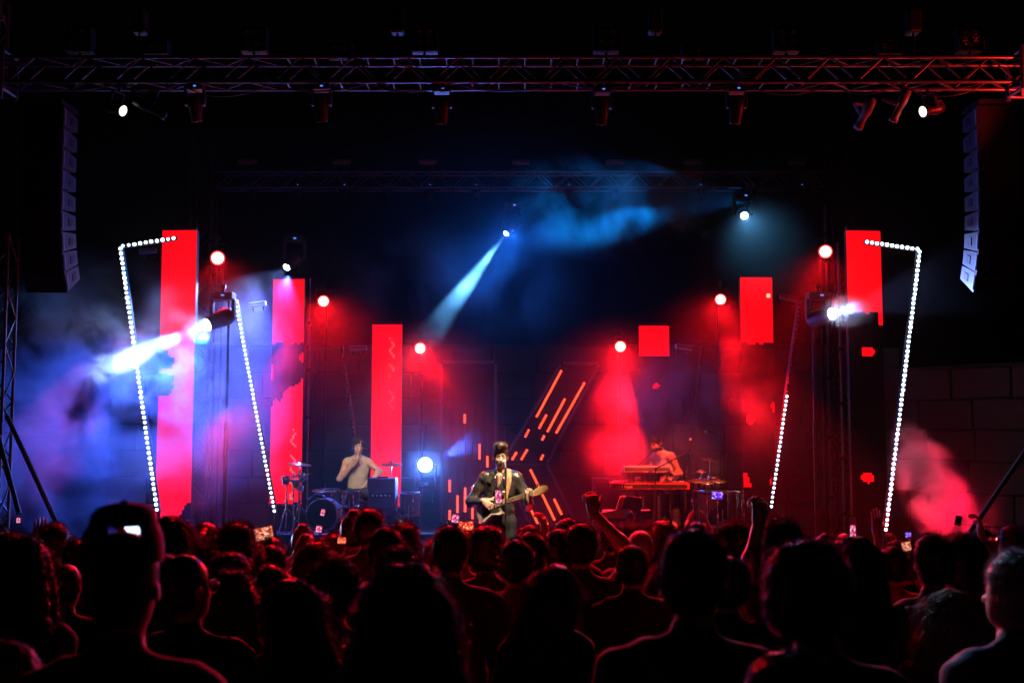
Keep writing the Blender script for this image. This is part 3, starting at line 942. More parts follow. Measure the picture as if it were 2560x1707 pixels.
# ================================================================== people: smooth distance-field bodies turned into one continuous mesh
class SDF:
    def __init__(s):
        s.p = []
    def cone(s, a, b, ra, rb, mi=0, k=0.03):
        s.p.append(('c', np.array(a, float), np.array(b, float), ra, rb, mi, k)); return s
    def ell(s, c, r, mi=0, k=0.03, R=None):
        s.p.append(('e', np.array(c, float), np.array(r, float), None if R is None else np.array(R, float), None, mi, k)); return s
    def cut(s, c, r, k=0.0, R=None):
        s.p.append(('x', np.array(c, float), np.array(r, float), None if R is None else np.array(R, float), None, -1, k)); return s
    def cutbox(s, c, r, R=None):
        s.p.append(('b', np.array(c, float), np.array(r, float), None if R is None else np.array(R, float), None, -1, 0)); return s
    def bounds(s):
        lo, hi = [], []
        for q in s.p:
            if q[0] == 'c':
                r = max(q[3], q[4])
                lo.append(np.minimum(q[1], q[2]) - r); hi.append(np.maximum(q[1], q[2]) + r)
            elif q[0] == 'e':
                r = np.max(q[2]) if q[3] is not None else q[2]
                lo.append(q[1] - r); hi.append(q[1] + r)
        return np.min(lo, 0), np.max(hi, 0)
    def field(s, h):
        lo, hi = s.bounds()
        lo = lo - 3 * h; hi = hi + 3 * h
        n = np.ceil((hi - lo) / h).astype(int) + 1
        F = np.full(n, 1.0); B = np.full(n, 1e9); M = np.zeros(n, np.int8)
        ax = [lo[i] + h * np.arange(n[i]) for i in range(3)]
        for q in s.p:
            t, k = q[0], q[6]
            if t == 'c':
                r = max(q[3], q[4]); a = np.minimum(q[1], q[2]) - r; b = np.maximum(q[1], q[2]) + r
            else:
                r = np.max(q[2]) * (1.74 if t == 'b' else 1.0); a = q[1] - r; b = q[1] + r
            mg = k + 2 * h
            i0 = np.clip(np.floor((a - mg - lo) / h).astype(int), 0, n - 1)
            i1 = np.clip(np.ceil((b + mg - lo) / h).astype(int) + 1, 1, n)
            if np.any(i1 <= i0): continue
            sl = tuple(slice(i0[i], i1[i]) for i in range(3))
            X, Y, Z = np.meshgrid(ax[0][sl[0]], ax[1][sl[1]], ax[2][sl[2]], indexing='ij')
            Pn = np.stack([X, Y, Z], -1)
            if t == 'c':
                ba = q[2] - q[1]; L2 = max(ba @ ba, 1e-12)
                pa = Pn - q[1]
                u = np.clip(pa @ ba / L2, 0, 1)
                d = np.linalg.norm(pa - u[..., None] * ba, axis=-1) - (q[3] + (q[4] - q[3]) * u)
            elif t == 'b':
                pl = Pn - q[1]
                if q[3] is not None: pl = pl @ q[3]
                dd = np.abs(pl) - q[2]
                d = np.linalg.norm(np.maximum(dd, 0), axis=-1) + np.minimum(dd.max(-1), 0)
            else:
                pl = Pn - q[1]
                if q[3] is not None: pl = pl @ q[3]
                k0 = np.linalg.norm(pl / q[2], axis=-1); k1 = np.linalg.norm(pl / (q[2] ** 2), axis=-1)
                d = np.where(k1 > 1e-9, k0 * (k0 - 1) / np.maximum(k1, 1e-9), -np.min(q[2]))
            f = F[sl]
            if t in 'xb':
                F[sl] = np.maximum(f, -d)
                continue
            if k > 0:
                hh = np.maximum(k - np.abs(f - d), 0) / k
                F[sl] = np.minimum(f, d) - hh * hh * k * 0.25
            else:
                F[sl] = np.minimum(f, d)
            bb = B[sl]
            w = d < bb
            M[sl] = np.where(w, q[5], M[sl]); B[sl] = np.where(w, d, bb)
        return F, M, lo
    def polygonise(s, h):
        F, M, lo = s.field(h)
        I = F < 0
        n = F.shape
        c = [(i, j, k) for i in (0, 1) for j in (0, 1) for k in (0, 1)]
        def sh(A, o): return A[o[0]:n[0] - 1 + o[0], o[1]:n[1] - 1 + o[1], o[2]:n[2] - 1 + o[2]]
        cnt = sum(sh(I, o).astype(np.int8) for o in c)
        act = (cnt > 0) & (cnt < 8)
        idx = np.full(act.shape, -1, np.int64)
        cells = np.argwhere(act)
        idx[act] = np.arange(len(cells))
        acc = np.zeros((len(cells), 3)); num = np.zeros(len(cells))
        ci, cj, ck = cells.T
        for a in c:
            for axs in range(3):
                if a[axs]: continue
                b = list(a); b[axs] = 1
                fa = F[ci + a[0], cj + a[1], ck + a[2]]; fb = F[ci + b[0], cj + b[1], ck + b[2]]
                w = (fa < 0) != (fb < 0)
                t = np.where(w, fa / np.where(w, fa - fb, 1), 0)
                pt_ = np.tile(np.array(a, float), (len(cells), 1)); pt_[:, axs] += t
                acc += pt_ * w[:, None]; num += w
        V = (cells + acc / num[:, None]) * h + lo
        mi = M[ci, cj, ck]
        faces = []
        for axs in range(3):
            o1, o2 = [(1, 2), (2, 0), (0, 1)][axs]
            A = np.moveaxis(I, axs, 0)
            d = A[:-1] != A[1:]
            d = np.moveaxis(d, 0, axs)
            e = np.argwhere(d)
            e = e[(e[:, o1] > 0) & (e[:, o2] > 0) & (e[:, o1] < n[o1] - 1) & (e[:, o2] < n[o2] - 1)]
            u = np.zeros(3, int); u[o1] = 1
            v = np.zeros(3, int); v[o2] = 1
            g = lambda E: idx[E[:, 0], E[:, 1], E[:, 2]]
            qd = np.stack([g(e - u - v), g(e - v), g(e), g(e - u)], 1)
            ins = I[e[:, 0], e[:, 1], e[:, 2]]
            qd = np.where(ins[:, None], qd, qd[:, ::-1])
            faces.append(qd)
        Q_ = np.concatenate(faces)
        Q_ = Q_[(Q_ >= 0).all(1)]
        return V, Q_, mi[Q_[:, 0]]
def np_mesh(name, V, Fq, mi, mats, smooth=True):
    me = bpy.data.meshes.new(name)
    me.vertices.add(len(V)); me.vertices.foreach_set('co', np.asarray(V, np.float32).ravel())
    me.loops.add(len(Fq) * 4); me.loops.foreach_set('vertex_index', np.asarray(Fq, np.int32).ravel())
    me.polygons.add(len(Fq))
    me.polygons.foreach_set('loop_start', np.arange(len(Fq), dtype=np.int32) * 4)
    for m in mats: me.materials.append(m)
    me.polygons.foreach_set('material_index', np.asarray(mi, np.int32))
    me.polygons.foreach_set('use_smooth', np.full(len(Fq), smooth))
    me.update(calc_edges=True); me.validate()
    return me
def sdf_mesh(name, parts, mats, fold=0.0):
    """parts: list of (SDF, cell size); joined into one mesh"""
    Vs, Fs, Ms, o = [], [], [], 0
    for S_, h in parts:
        V, Fq, mi = S_.polygonise(h)
        Vs.append(V); Fs.append(Fq + o); Ms.append(mi); o += len(V)
    V, Fq, Mi = np.concatenate(Vs), np.concatenate(Fs), np.concatenate(Ms)
    if fold:   # loose cloth: long slanting folds pushed into the garment
        vm = np.zeros(len(V)); vm[Fq[Mi == TOP].ravel()] = 1
        fn = np.cross(V[Fq[:, 2]] - V[Fq[:, 0]], V[Fq[:, 3]] - V[Fq[:, 1]]); N = np.zeros_like(V)
        for k in range(4): np.add.at(N, Fq[:, k], fn)
        N /= np.maximum(np.linalg.norm(N, axis=1, keepdims=True), 1e-9)
        x, y, z = V.T
        w = np.sin(x * 34 + z * 21 + 2.2 * np.sin(z * 9 + x * 5)) * 0.6 + np.sin(z * 46 - x * 27 + 1.7 * np.sin(x * 17 + y * 11)) * 0.5 + np.sin(x * 75 + y * 60 + z * 12) * 0.25
        V = V + N * (vm * fold * w)[:, None]
    return np_mesh(name, V, Fq, Mi, mats)

def nv(*a):
    v = np.array(a if len(a) > 1 else a[0], float)
    return v / (math.sqrt(v @ v) + 1e-12)
def rot(axis, deg):
    return np.array(Matrix.Rotation(rad(deg), 3, axis))
# ------------------------------------------------------------------ body pieces (facing +Y, feet at z = 0, 1.75 m tall)
SK, TOP, BOT, SHOE, XTRA = 0, 1, 2, 3, 4
def add_head(S, piv, R, mi=SK, face=False, fem=False):
    """head whose neck pivot is piv, turned by R; returns the centre of the skull"""
    piv = np.array(piv, float)
    T = lambda x, y, z: piv + R @ np.array([x, y, z])
    j = 0.9 if fem else 1.0
    S.ell(T(0, -0.008, 0.135), (0.076, 0.095, 0.092), mi, 0.02, R)
    S.ell(T(0, 0.035, 0.065), (0.060 * j, 0.062, 0.078), mi, 0.03, R)
    S.ell(T(0, 0.062, 0.022), (0.028 * j, 0.026, 0.026), mi, 0.03, R)
    S.cone(T(0, 0.095, 0.10), T(0, 0.112, 0.068), 0.008, 0.014, mi, 0.012)
    for k in (-1, 1):
        S.ell(T(k * 0.079, -0.006, 0.088), (0.010, 0.020, 0.032), mi, 0.008, R)
    if face:
        for k in (-1, 1):
            S.cut(T(k * 0.032, 0.100, 0.105), (0.017, 0.014, 0.010), 0, R)
            S.ell(T(k * 0.032, 0.083, 0.105), (0.0125, 0.0125, 0.0115), XTRA, 0.0, R)
            S.cone(T(k * 0.017, 0.094, 0.123), T(k * 0.048, 0.084, 0.124), 0.006, 0.005, 5, 0.006)
            S.ell(T(k * 0.038, 0.070, 0.072), (0.022, 0.02, 0.018), mi, 0.02, R)
        S.ell(T(0, 0.094, 0.040), (0.024, 0.009, 0.006), 6, 0.006, R)
        S.ell(T(0, 0.092, 0.030), (0.020, 0.010, 0.006), 6, 0.006, R)
    return T(0, -0.008, 0.135)
def add_hand(S, wrist, d, n, side, curl=25, mi=SK, spread=1.0, thumb=None, curls=None):
    """hand from the wrist along d with the palm facing n; side = +1 when the thumb lies along cross(d, n)"""
    w = np.array(wrist, float); d = nv(d); n = np.array(n, float); n = nv(n - d * (n @ d)); l = np.cross(d, n) * side
    S.cone(w - d * 0.02, w + d * 0.03, 0.027, 0.026, mi, 0.02)
    lens = [(0.042, 0.026, 0.021), (0.046, 0.030, 0.023), (0.043, 0.028, 0.022), (0.034, 0.022, 0.019)]
    for f in range(4):
        off = (1.5 - f) * 0.0205 * spread
        root = w + d * (0.088 - 0.004 * abs(f - 1.2)) + l * off
        S.cone(w + l * off * 0.6 + d * 0.01, root, 0.017, 0.0125, mi, 0.018)
        p = root; a = 0.0
        c = curls[f] if curls else curl
        for sgm, L in enumerate(lens[f]):
            a += c * (0.75 if sgm == 0 else 1.0)
            dd = d * math.cos(rad(a)) + n * math.sin(rad(a)) + l * (1.5 - f) * 0.05 * spread
            dd = nv(dd); q = p + dd * L
            r0 = 0.0098 - 0.001 * sgm
            S.cone(p, q, r0, r0 - 0.001, mi, 0.004)
            p = q
    td = nv(d * 0.55 + l * 0.75 + n * 0.25) if thumb is None else nv(d * thumb[0] + l * thumb[1] + n * thumb[2])
    a0 = w + d * 0.022 + l * 0.020; b0 = a0 + td * 0.040
    S.cone(a0, b0, 0.017, 0.0125, mi, 0.015)
    t2 = nv(td + d * 0.5 + n * 0.25); b1 = b0 + t2 * 0.032
    S.cone(b0, b1, 0.0115, 0.0105, mi, 0.006)
    S.cone(b1, b1 + nv(t2 + n * 0.4) * 0.024, 0.0105, 0.0085, mi, 0.005)
def add_torso(S, fem=False, broad=1.0, lean=None, mi=TOP, fat=1.0):
    L = lean or (lambda p: np.array(p, float))
    b = broad
    if fem:
        S.ell(L((0, -0.01, 0.95)), (0.170, 0.120, 0.13), BOT, 0.05)
        S.ell(L((0, 0.0, 1.10)), (0.128, 0.095, 0.15), mi, 0.06)
        S.ell(L((0, 0.0, 1.28)), (0.150, 0.105, 0.17), mi, 0.06)
        S.cone(L((-0.145, -0.005, 1.405)), L((0.145, -0.005, 1.405)), 0.052, 0.052, mi, 0.05)
    else:
        S.ell(L((0, -0.005, 0.95)), (0.160, 0.115, 0.13), BOT, 0.05)
        S.ell(L((0, 0.005, 1.09)), (0.150 * b, 0.108 * fat, 0.16), mi, 0.06)
        S.ell(L((0, 0.0, 1.27)), (0.178 * b, 0.122, 0.19), mi, 0.06)
        S.cone(L((-0.165 * b, -0.005, 1.41)), L((0.165 * b, -0.005, 1.41)), 0.062, 0.062, mi, 0.05)
    for k in (-1, 1):
        S.cone(L((k * 0.03, -0.025, 1.50)), L((k * 0.15 * b, -0.01, 1.435)), 0.035, 0.045, mi, 0.04)
    S.cone(L((0, -0.018, 1.455)), L((0, -0.012, 1.485)), 0.068, 0.060, mi, 0.02)
    S.cone(L((0, -0.008, 1.49)), L((0, 0.002, 1.565)), 0.054, 0.050, SK, 0.02)
def add_arm(S, sh, el, wr, sleeve=0.5, mi=TOP, hand=True, thick=1.0, skin=SK):
    sh, el, wr = (np.array(v, float) for v in (sh, el, wr))
    t = thick
    if sleeve <= 0:
        S.cone(sh, el, 0.050 * t, 0.040 * t, skin, 0.04)
    elif sleeve >= 1:
        S.cone(sh, el, 0.058 * t, 0.048 * t, mi, 0.04)
    else:
        m = sh + (el - sh) * (0.35 + sleeve * 0.6)
        S.cone(sh, el, 0.050 * t, 0.040 * t, skin, 0.04)
        S.cone(sh, m, 0.060 * t, 0.058 * t, mi, 0.03)
    fs = mi if sleeve >= 1 else skin
    S.cone(el, wr, 0.043 * t + (0.006 if sleeve >= 1 else 0), 0.028 * t + (0.010 if sleeve >= 1 else 0), fs, 0.03)
    mid = el + (wr - el) * 0.3
    S.cone(el, mid, 0.040 * t, 0.045 * t, fs, 0.03)
    if hand == 'mitt':
        d = nv(wr - el)
        S.cone(wr, wr + d * 0.07, 0.030, 0.040, skin, 0.03)
        S.cone(wr + d * 0.07, wr + d * 0.14, 0.034, 0.018, skin, 0.03)
def add_legs(S, mi=BOT, hipx=0.09, bend=None):
    for k in (-1, 1):
        hip, kn, an = (k * hipx, 0, 0.92), (k * (hipx + 0.015), 0.015, 0.50), (k * (hipx + 0.02), -0.02, 0.09)
        S.cone(hip, kn, 0.088, 0.058, mi, 0.04); S.cone(kn, an, 0.056, 0.040, mi, 0.03)
        S.cone((an[0], -0.03, 0.045), (an[0] + k * 0.02, 0.15, 0.035), 0.045, 0.035, SHOE, 0.02)

# ------------------------------------------------------------------ crowd body variants
CROWD_MATS = [mat('skin', (0.46, 0.28, 0.20), 0.5, 0, 0.12, 30), mat('shirt_black', (0.018, 0.018, 0.02), 0.85, 0, 0.3, 40, 0.2), mat('trousers', (0.03, 0.035, 0.05), 0.85), mat('shoe', (0.05, 0.05, 0.05), 0.6)]
SHIRTS = {'black': CROWD_MATS[1], 'navy': mat('shirt_navy', (0.02, 0.03, 0.09), 0.85, 0, 0.3, 40, 0.2), 'grey': mat('shirt_grey', (0.16, 0.16, 0.17), 0.85, 0, 0.2, 40, 0.2),
          'red': mat('shirt_red', (0.35, 0.03, 0.03), 0.8, 0, 0.2, 40, 0.2), 'white': mat('shirt_white', (0.62, 0.62, 0.60), 0.8, 0, 0.1, 40, 0.2), 'olive': mat('shirt_olive', (0.07, 0.08, 0.04), 0.85, 0, 0.2, 40, 0.2)}
def lean_fn(fx=0.0, fy=0.0, z0=0.95):
    a, b = rad(fy), rad(fx)
    def f(p):
        x, y, z = p
        dz = z - z0
        if dz <= 0: return np.array(p, float)
        return np.array([x + dz * math.sin(b), y + dz * math.sin(a), z0 + dz * math.cos(a) * math.cos(b)])
    return f
VAR = {}
HEADM = {}
def variant(name, fem=False, broad=1.0, arms=None, yaw=0, pitch=0, roll=0, sleeve=0.5, fat=1.0, lean=(0, 0), h=0.0155):
    S = SDF()
    Lf = lean_fn(*lean)
    add_legs(S)
    add_torso(S, fem, broad, Lf, TOP, fat)
    piv = Lf((0, 0.002, 1.555))
    R = rot('Z', yaw) @ rot('X', pitch) @ rot('Y', roll)
    add_head(S, piv, R, SK, False, fem)
    hands = SDF()
    sx = 0.165 if fem else 0.192 * broad
    for side, spec in zip((-1, 1), arms or (None, None)):
        sh = Lf((side * sx, -0.005, 1.40))
        if spec is None:
            el, wr = (side * (sx + 0.06), -0.03, 1.12), (side * (sx + 0.02), 0.10, 0.90)
            add_arm(S, sh, el, wr, sleeve, TOP, 'mitt', 0.85 if fem else 1.0)
        else:
            el, wr, hd, hn, cu = spec[:5]
            sl = spec[5] if len(spec) > 5 else sleeve
            add_arm(S, sh, el, wr, sl, TOP, False, 0.85 if fem else 1.0)
            add_hand(hands, wr, hd, hn, -side if len(spec) < 7 else spec[6], cu)
    parts = [(S, h)]
    if hands.p: parts.append((hands, 0.0055))
    VAR[name] = sdf_mesh('person_' + name, parts, CROWD_MATS, 0.006)
    M = Matrix.Translation(Vector(piv)) @ Matrix(R.tolist()).to_4x4()
    HEADM[name] = M
variant('man')
variant('man_broad', broad=1.10, fat=1.15, yaw=-6)
variant('man_left', yaw=22, roll=4, lean=(2, 2))
variant('man_right', yaw=-32, roll=-5, lean=(-2, 1))
variant('woman', fem=True)
variant('woman_tilt', fem=True, roll=14, yaw=-14, lean=(4, 2))
variant('woman_left', fem=True, roll=-8, yaw=25)
_up = (0, 0.1, 1)
variant('fist_left', arms=(((-0.36, 0.10, 1.44), (-0.26, 0.20, 1.69), (0.05, 0.05, 1), (0.2, 1, 0), 82), None))
variant('fist_right', arms=(None, ((0.31, 0.12, 1.60), (0.10, 0.20, 1.84), (-0.1, 0.0, 1), (-0.3, 1, 0), 80)))
variant('fist_high', arms=(None, ((0.15, 0.20, 1.67), (0.22, 0.26, 1.93), (0.1, 0.0, 1), (-0.4, 1, 0), 78)), roll=4)
variant('open_hand', fem=True, arms=(None, ((0.30, 0.14, 1.52), (0.30, 0.20, 1.78), (0.08, 0.1, 1), (-0.2, 1, 0.1), 14)), sleeve=0.2)
variant('clap', arms=(((-0.30, 0.14, 1.58), (-0.10, 0.24, 1.80), (0.2, 0.15, 1), (1, 0.2, 0), 10), ((0.30, 0.14, 1.58), (0.08, 0.24, 1.80), (-0.2, 0.15, 1), (-1, 0.2, 0), 10)), sleeve=0.3)
variant('phone_two', fem=True, arms=(((-0.26, 0.20, 1.40), (-0.085, 0.36, 1.60), (0.10, 0.15, 1), (1, 0.35, 0), 38), ((0.26, 0.20, 1.40), (0.085, 0.36, 1.60), (-0.10, 0.15, 1), (-1, 0.35, 0), 38)), sleeve=0.2)
variant('phone_one', arms=(None, ((0.27, 0.22, 1.44), (0.13, 0.36, 1.68), (-0.1, 0.1, 1), (-1, 0.35, 0.0), 42)))
variant('phone_high', arms=(None, ((0.28, 0.16, 1.58), (0.24, 0.26, 1.84), (-0.05, 0.1, 1), (-1, 0.4, 0.0), 42)))

# ------------------------------------------------------------------ hair (in head space: neck pivot at the origin)
M_HAIR = {c: mat('hair_' + c, col, 0.42, 0, 0.3, 60, 0, 0.6) for c, col in (('black', (0.010, 0.008, 0.007)), ('brown', (0.045, 0.024, 0.014)), ('fair', (0.22, 0.13, 0.06)), ('grey', (0.25, 0.25, 0.26)))}
HAIR = {}
def strands(V, N, count, fn, seed, width=0.0016):
    """fn(p, n, rng) -> list of points; builds thin tapered ribbons"""
    r = np.random.default_rng(seed)
    pick = r.integers(0, len(V), count)
    vs_, fs = [], []
    for i in pick:
        pts = fn(V[i], N[i], r)
        if pts is None: continue
        d = pts[-1] - pts[0]; q = r.normal(size=3)
        side = np.array((d[1] * q[2] - d[2] * q[1], d[2] * q[0] - d[0] * q[2], d[0] * q[1] - d[1] * q[0]))
        side /= math.sqrt(side @ side) + 1e-9
        o = len(vs_); m = len(pts) - 1
        for j, q in enumerate(pts):
            w = side * (width * (1 - 0.75 * j / m))
            vs_ += [q - w, q + w]
        for j in range(m):
            fs.append((o + 2 * j, o + 2 * j + 1, o + 2 * j + 3, o + 2 * j + 2))
    return np.array(vs_), np.array(fs)
def hair(name, build, count, fn, h=0.009, seed=1, width=0.0016, lump=0.0):
    S = SDF(); build(S)
    V, Fq, mi = S.polygonise(h)
    # vertex normals
    e1 = V[Fq[:, 2]] - V[Fq[:, 0]]; e2 = V[Fq[:, 3]] - V[Fq[:, 1]]
    fnm = np.cross(e1, e2); N = np.zeros_like(V)
    for k in range(4): np.add.at(N, Fq[:, k], fnm)
    N /= np.maximum(np.linalg.norm(N, axis=1, keepdims=True), 1e-9)
    if lump:
        V = V + N * (lump * (np.sin(V[:, :1] * 95 + 2 * np.sin(V[:, 2:] * 70)) * np.sin(V[:, 1:2] * 88 + V[:, 2:] * 40) + 0.6 * np.sin(V[:, 2:] * 120 + V[:, :1] * 60)))
    sv, sf = strands(V, N, count, fn, seed, width)
    HAIR[name] = np_mesh('hair_' + name, np.concatenate([V, sv]), np.concatenate([Fq, sf + len(V)]), np.zeros(len(Fq) + len(sf)), [M_HAIR['black']])
def cap(S, g=0.010, face=True, back=0.0):
    S.ell((0, -0.012, 0.138), (0.078 + g, 0.097 + g, 0.093 + g), 0, 0.0)
    S.ell((0, -0.035, 0.09), (0.070 + g * 0.7, 0.066 + g, 0.08), 0, 0.02)
    if face:
        S.cut((0, 0.135, 0.075), (0.10, 0.115, 0.095))
        S.cutbox((0, 0.0, -0.05), (0.2, 0.2, 0.075 - back))
        for k in (-1, 1): S.cut((k * 0.085, 0.012, 0.075), (0.03, 0.032, 0.045))
def f_short(L, up=0.6):
    def f(p, n, r):
        if n[1] > 0.75 and p[2] < 0.15: return None
        c = np.array([0.0, 0.02, 0.215])                      # crown: hair lies away from it
        t = p - c; t = t - n * (t @ n); t = nv(t + r.normal(size=3) * 0.25 + 1e-6)
        d = nv(n * (0.28 + 0.5 * up * r.random()) + t * (1.1 - 0.45 * up) + r.normal(size=3) * 0.16)
        l = L * (0.5 + 0.9 * r.random())
        a = p + d * l * 0.5
        return [p - n * 0.003, a, a + nv(d + t * 0.4 - n * 0.25) * l * 0.5]
    return f
def f_curl(L):
    def f(p, n, r):
        d = nv(n + r.normal(size=3) * 0.6); l = L * (0.4 + r.random())
        a = p + d * l * 0.4; b = a + nv(d + r.normal(size=3) * 0.9) * l * 0.4
        return [p - n * 0.004, a, b, b + nv(r.normal(size=3) + n * 0.5) * l * 0.35]
    return f
def f_long(L, flare=0.25):
    def f(p, n, r):
        if p[2] > 0.12:
            d = nv(n * 0.25 + np.array([n[0] * 0.5, n[1] * 0.5, -0.8]) + r.normal(size=3) * 0.12)
        else:
            d = nv(n * flare + np.array([0, 0, -1.0]) + r.normal(size=3) * 0.14)
        l = L * (0.5 + 0.8 * r.random())
        q = p + n * 0.006 * r.random()
        return [q, q + d * l * 0.5, q + nv(d + r.normal(size=3) * 0.15) * l]
    return f
hair('short', lambda S: cap(S, 0.009), 9000, f_short(0.022, 0.45), lump=0.0015, width=0.0007)
hair('buzz', lambda S: cap(S, 0.004), 6000, f_short(0.009, 0.5), seed=2, width=0.0006)
def b_spiky(S):
    cap(S, 0.010); S.ell((0, 0.0, 0.205), (0.072, 0.09, 0.04), 0, 0.03)
hair('spiky', b_spiky, 7000, f_short(0.036, 1.3), seed=3, width=0.0008)
def b_curly(S):
    cap(S, 0.024); S.ell((0, -0.02, 0.17), (0.105, 0.115, 0.085), 0, 0.03)
hair('curly', b_curly, 20000, f_curl(0.024), seed=4, lump=0.003, width=0.0006)
def b_bushy(S):
    cap(S, 0.026); S.ell((0, -0.03, 0.10), (0.108, 0.10, 0.10), 0, 0.04); S.ell((0, -0.015, 0.18), (0.098, 0.112, 0.075), 0, 0.03)
hair('bushy', b_bushy, 12000, f_curl(0.018), seed=5, lump=0.003, width=0.0006)
def b_long(S):
    cap(S, 0.017, True, 0.03)
    for x in (-0.07, -0.035, 0, 0.035, 0.07):
        S.cone((x * 0.9, -0.085 + abs(x) * 0.35, 0.10), (x * 1.5, -0.105 + abs(x) * 0.3, -0.14 - 0.03 * math.cos(x * 40)), 0.040, 0.028, 0, 0.03)
    for k in (-1, 1):
        S.cone((k * 0.082, 0.0, 0.10), (k * 0.10, 0.01, -0.10), 0.026, 0.020, 0, 0.03)
hair('long', b_long, 11000, f_long(0.09), seed=6, lump=0.003, width=0.0007)
def b_longwavy(S):
    cap(S, 0.026, True, 0.03)
    for x in (-0.08, -0.04, 0, 0.04, 0.08):
        S.cone((x * 0.9, -0.085 + abs(x) * 0.35, 0.12), (x * 1.7, -0.11 + abs(x) * 0.3, -0.17 - 0.03 * math.cos(x * 55)), 0.046, 0.040, 0, 0.03)
    for k in (-1, 1):
        S.cone((k * 0.09, 0.0, 0.12), (k * 0.125, 0.015, -0.13), 0.034, 0.030, 0, 0.03)
hair('long_wavy', b_longwavy, 22000, f_curl(0.024), seed=7, lump=0.004, width=0.0007)
def b_bun(S):
    cap(S, 0.010, True, 0.02); S.ell((0, -0.085, 0.225), (0.046, 0.046, 0.042), 0, 0.012)
hair('bun', b_bun, 6000, f_short(0.018, 0.4), seed=8, width=0.0007)
def b_pony(S):
    cap(S, 0.010, True, 0.02)
    S.cone((0, -0.10, 0.19), (0, -0.15, 0.16), 0.022, 0.028, 0, 0.02); S.cone((0, -0.15, 0.16), (0.01, -0.15, -0.05), 0.030, 0.014, 0, 0.02)
hair('ponytail', b_pony, 6000, f_long(0.05, 0.1), seed=9, width=0.0007)

# ------------------------------------------------------------------ placing the crowd
PEOPLE = []
PMAT = {}
def person(label, px, pyt, D, var='man', hr='short', shirt='black', hc='black', yaw=0.0, hairtop=0.02, Hlim=(1.45, 1.98), group='spectators', name='person'):
    top = P(px, pyt, D)
    g = ground_z(D)
    H = max(Hlim[0], min(Hlim[1], top.z - g))
    s = H / (1.783 + hairtop)
    M0 = TR(top.x, D, g) @ RZ(yaw)
    t = thing(name, label, 'person', M0 @ Matrix.Scale(s, 4), group)
    hx = HEADM[var].translation
    MW = TR(top.x - hx.x * s, D - hx.y * s, g) @ RZ(yaw) @ Matrix.Scale(s, 4)
    t.matrix_local = MW
    PMAT[t.name] = MW
    b = obj('body', VAR[var], t)
    if shirt != 'black':
        b.material_slots[1].link = 'OBJECT'; b.material_slots[1].material = SHIRTS[shirt]
    if hr:
        o = obj('hair', HAIR[hr], t, HEADM[var])
        if hc != 'black':
            o.material_slots[0].link = 'OBJECT'; o.material_slots[0].material = M_HAIR[hc]
    PEOPLE.append((px, pyt, D, t))
    return t
# ================================================================== the band
M_SKIN = CROWD_MATS[0]
M_LEATHER = mat('black_leather', (0.034, 0.030, 0.028), 0.30, 0, 0.3, 18, 0.35, 0.6)
M_TEE = mat('black_tee', (0.015, 0.015, 0.016), 0.85, 0, 0.2, 30, 0.2)
M_JEANS = mat('black_jeans', (0.018, 0.018, 0.022), 0.8, 0, 0.3, 30, 0.2)
M_EYE = mat('eye', (0.35, 0.33, 0.30), 0.3, 0, 0.1)
M_BROW = mat('brow', (0.02, 0.012, 0.008), 0.6)
M_LIP = mat('lip', (0.38, 0.17, 0.14), 0.5)
HERO = [M_SKIN, M_TEE, M_JEANS, mat('boot', (0.02, 0.02, 0.02), 0.4), M_EYE, M_BROW, M_LIP]
def hairmesh(name, build, count, fn, color, h=0.007, seed=1, width=0.0014, lump=0.0):
    hair(name, build, count, fn, h, seed, width, lump)
    me = HAIR[name]; me.materials[0] = M_HAIR[color]
    return me

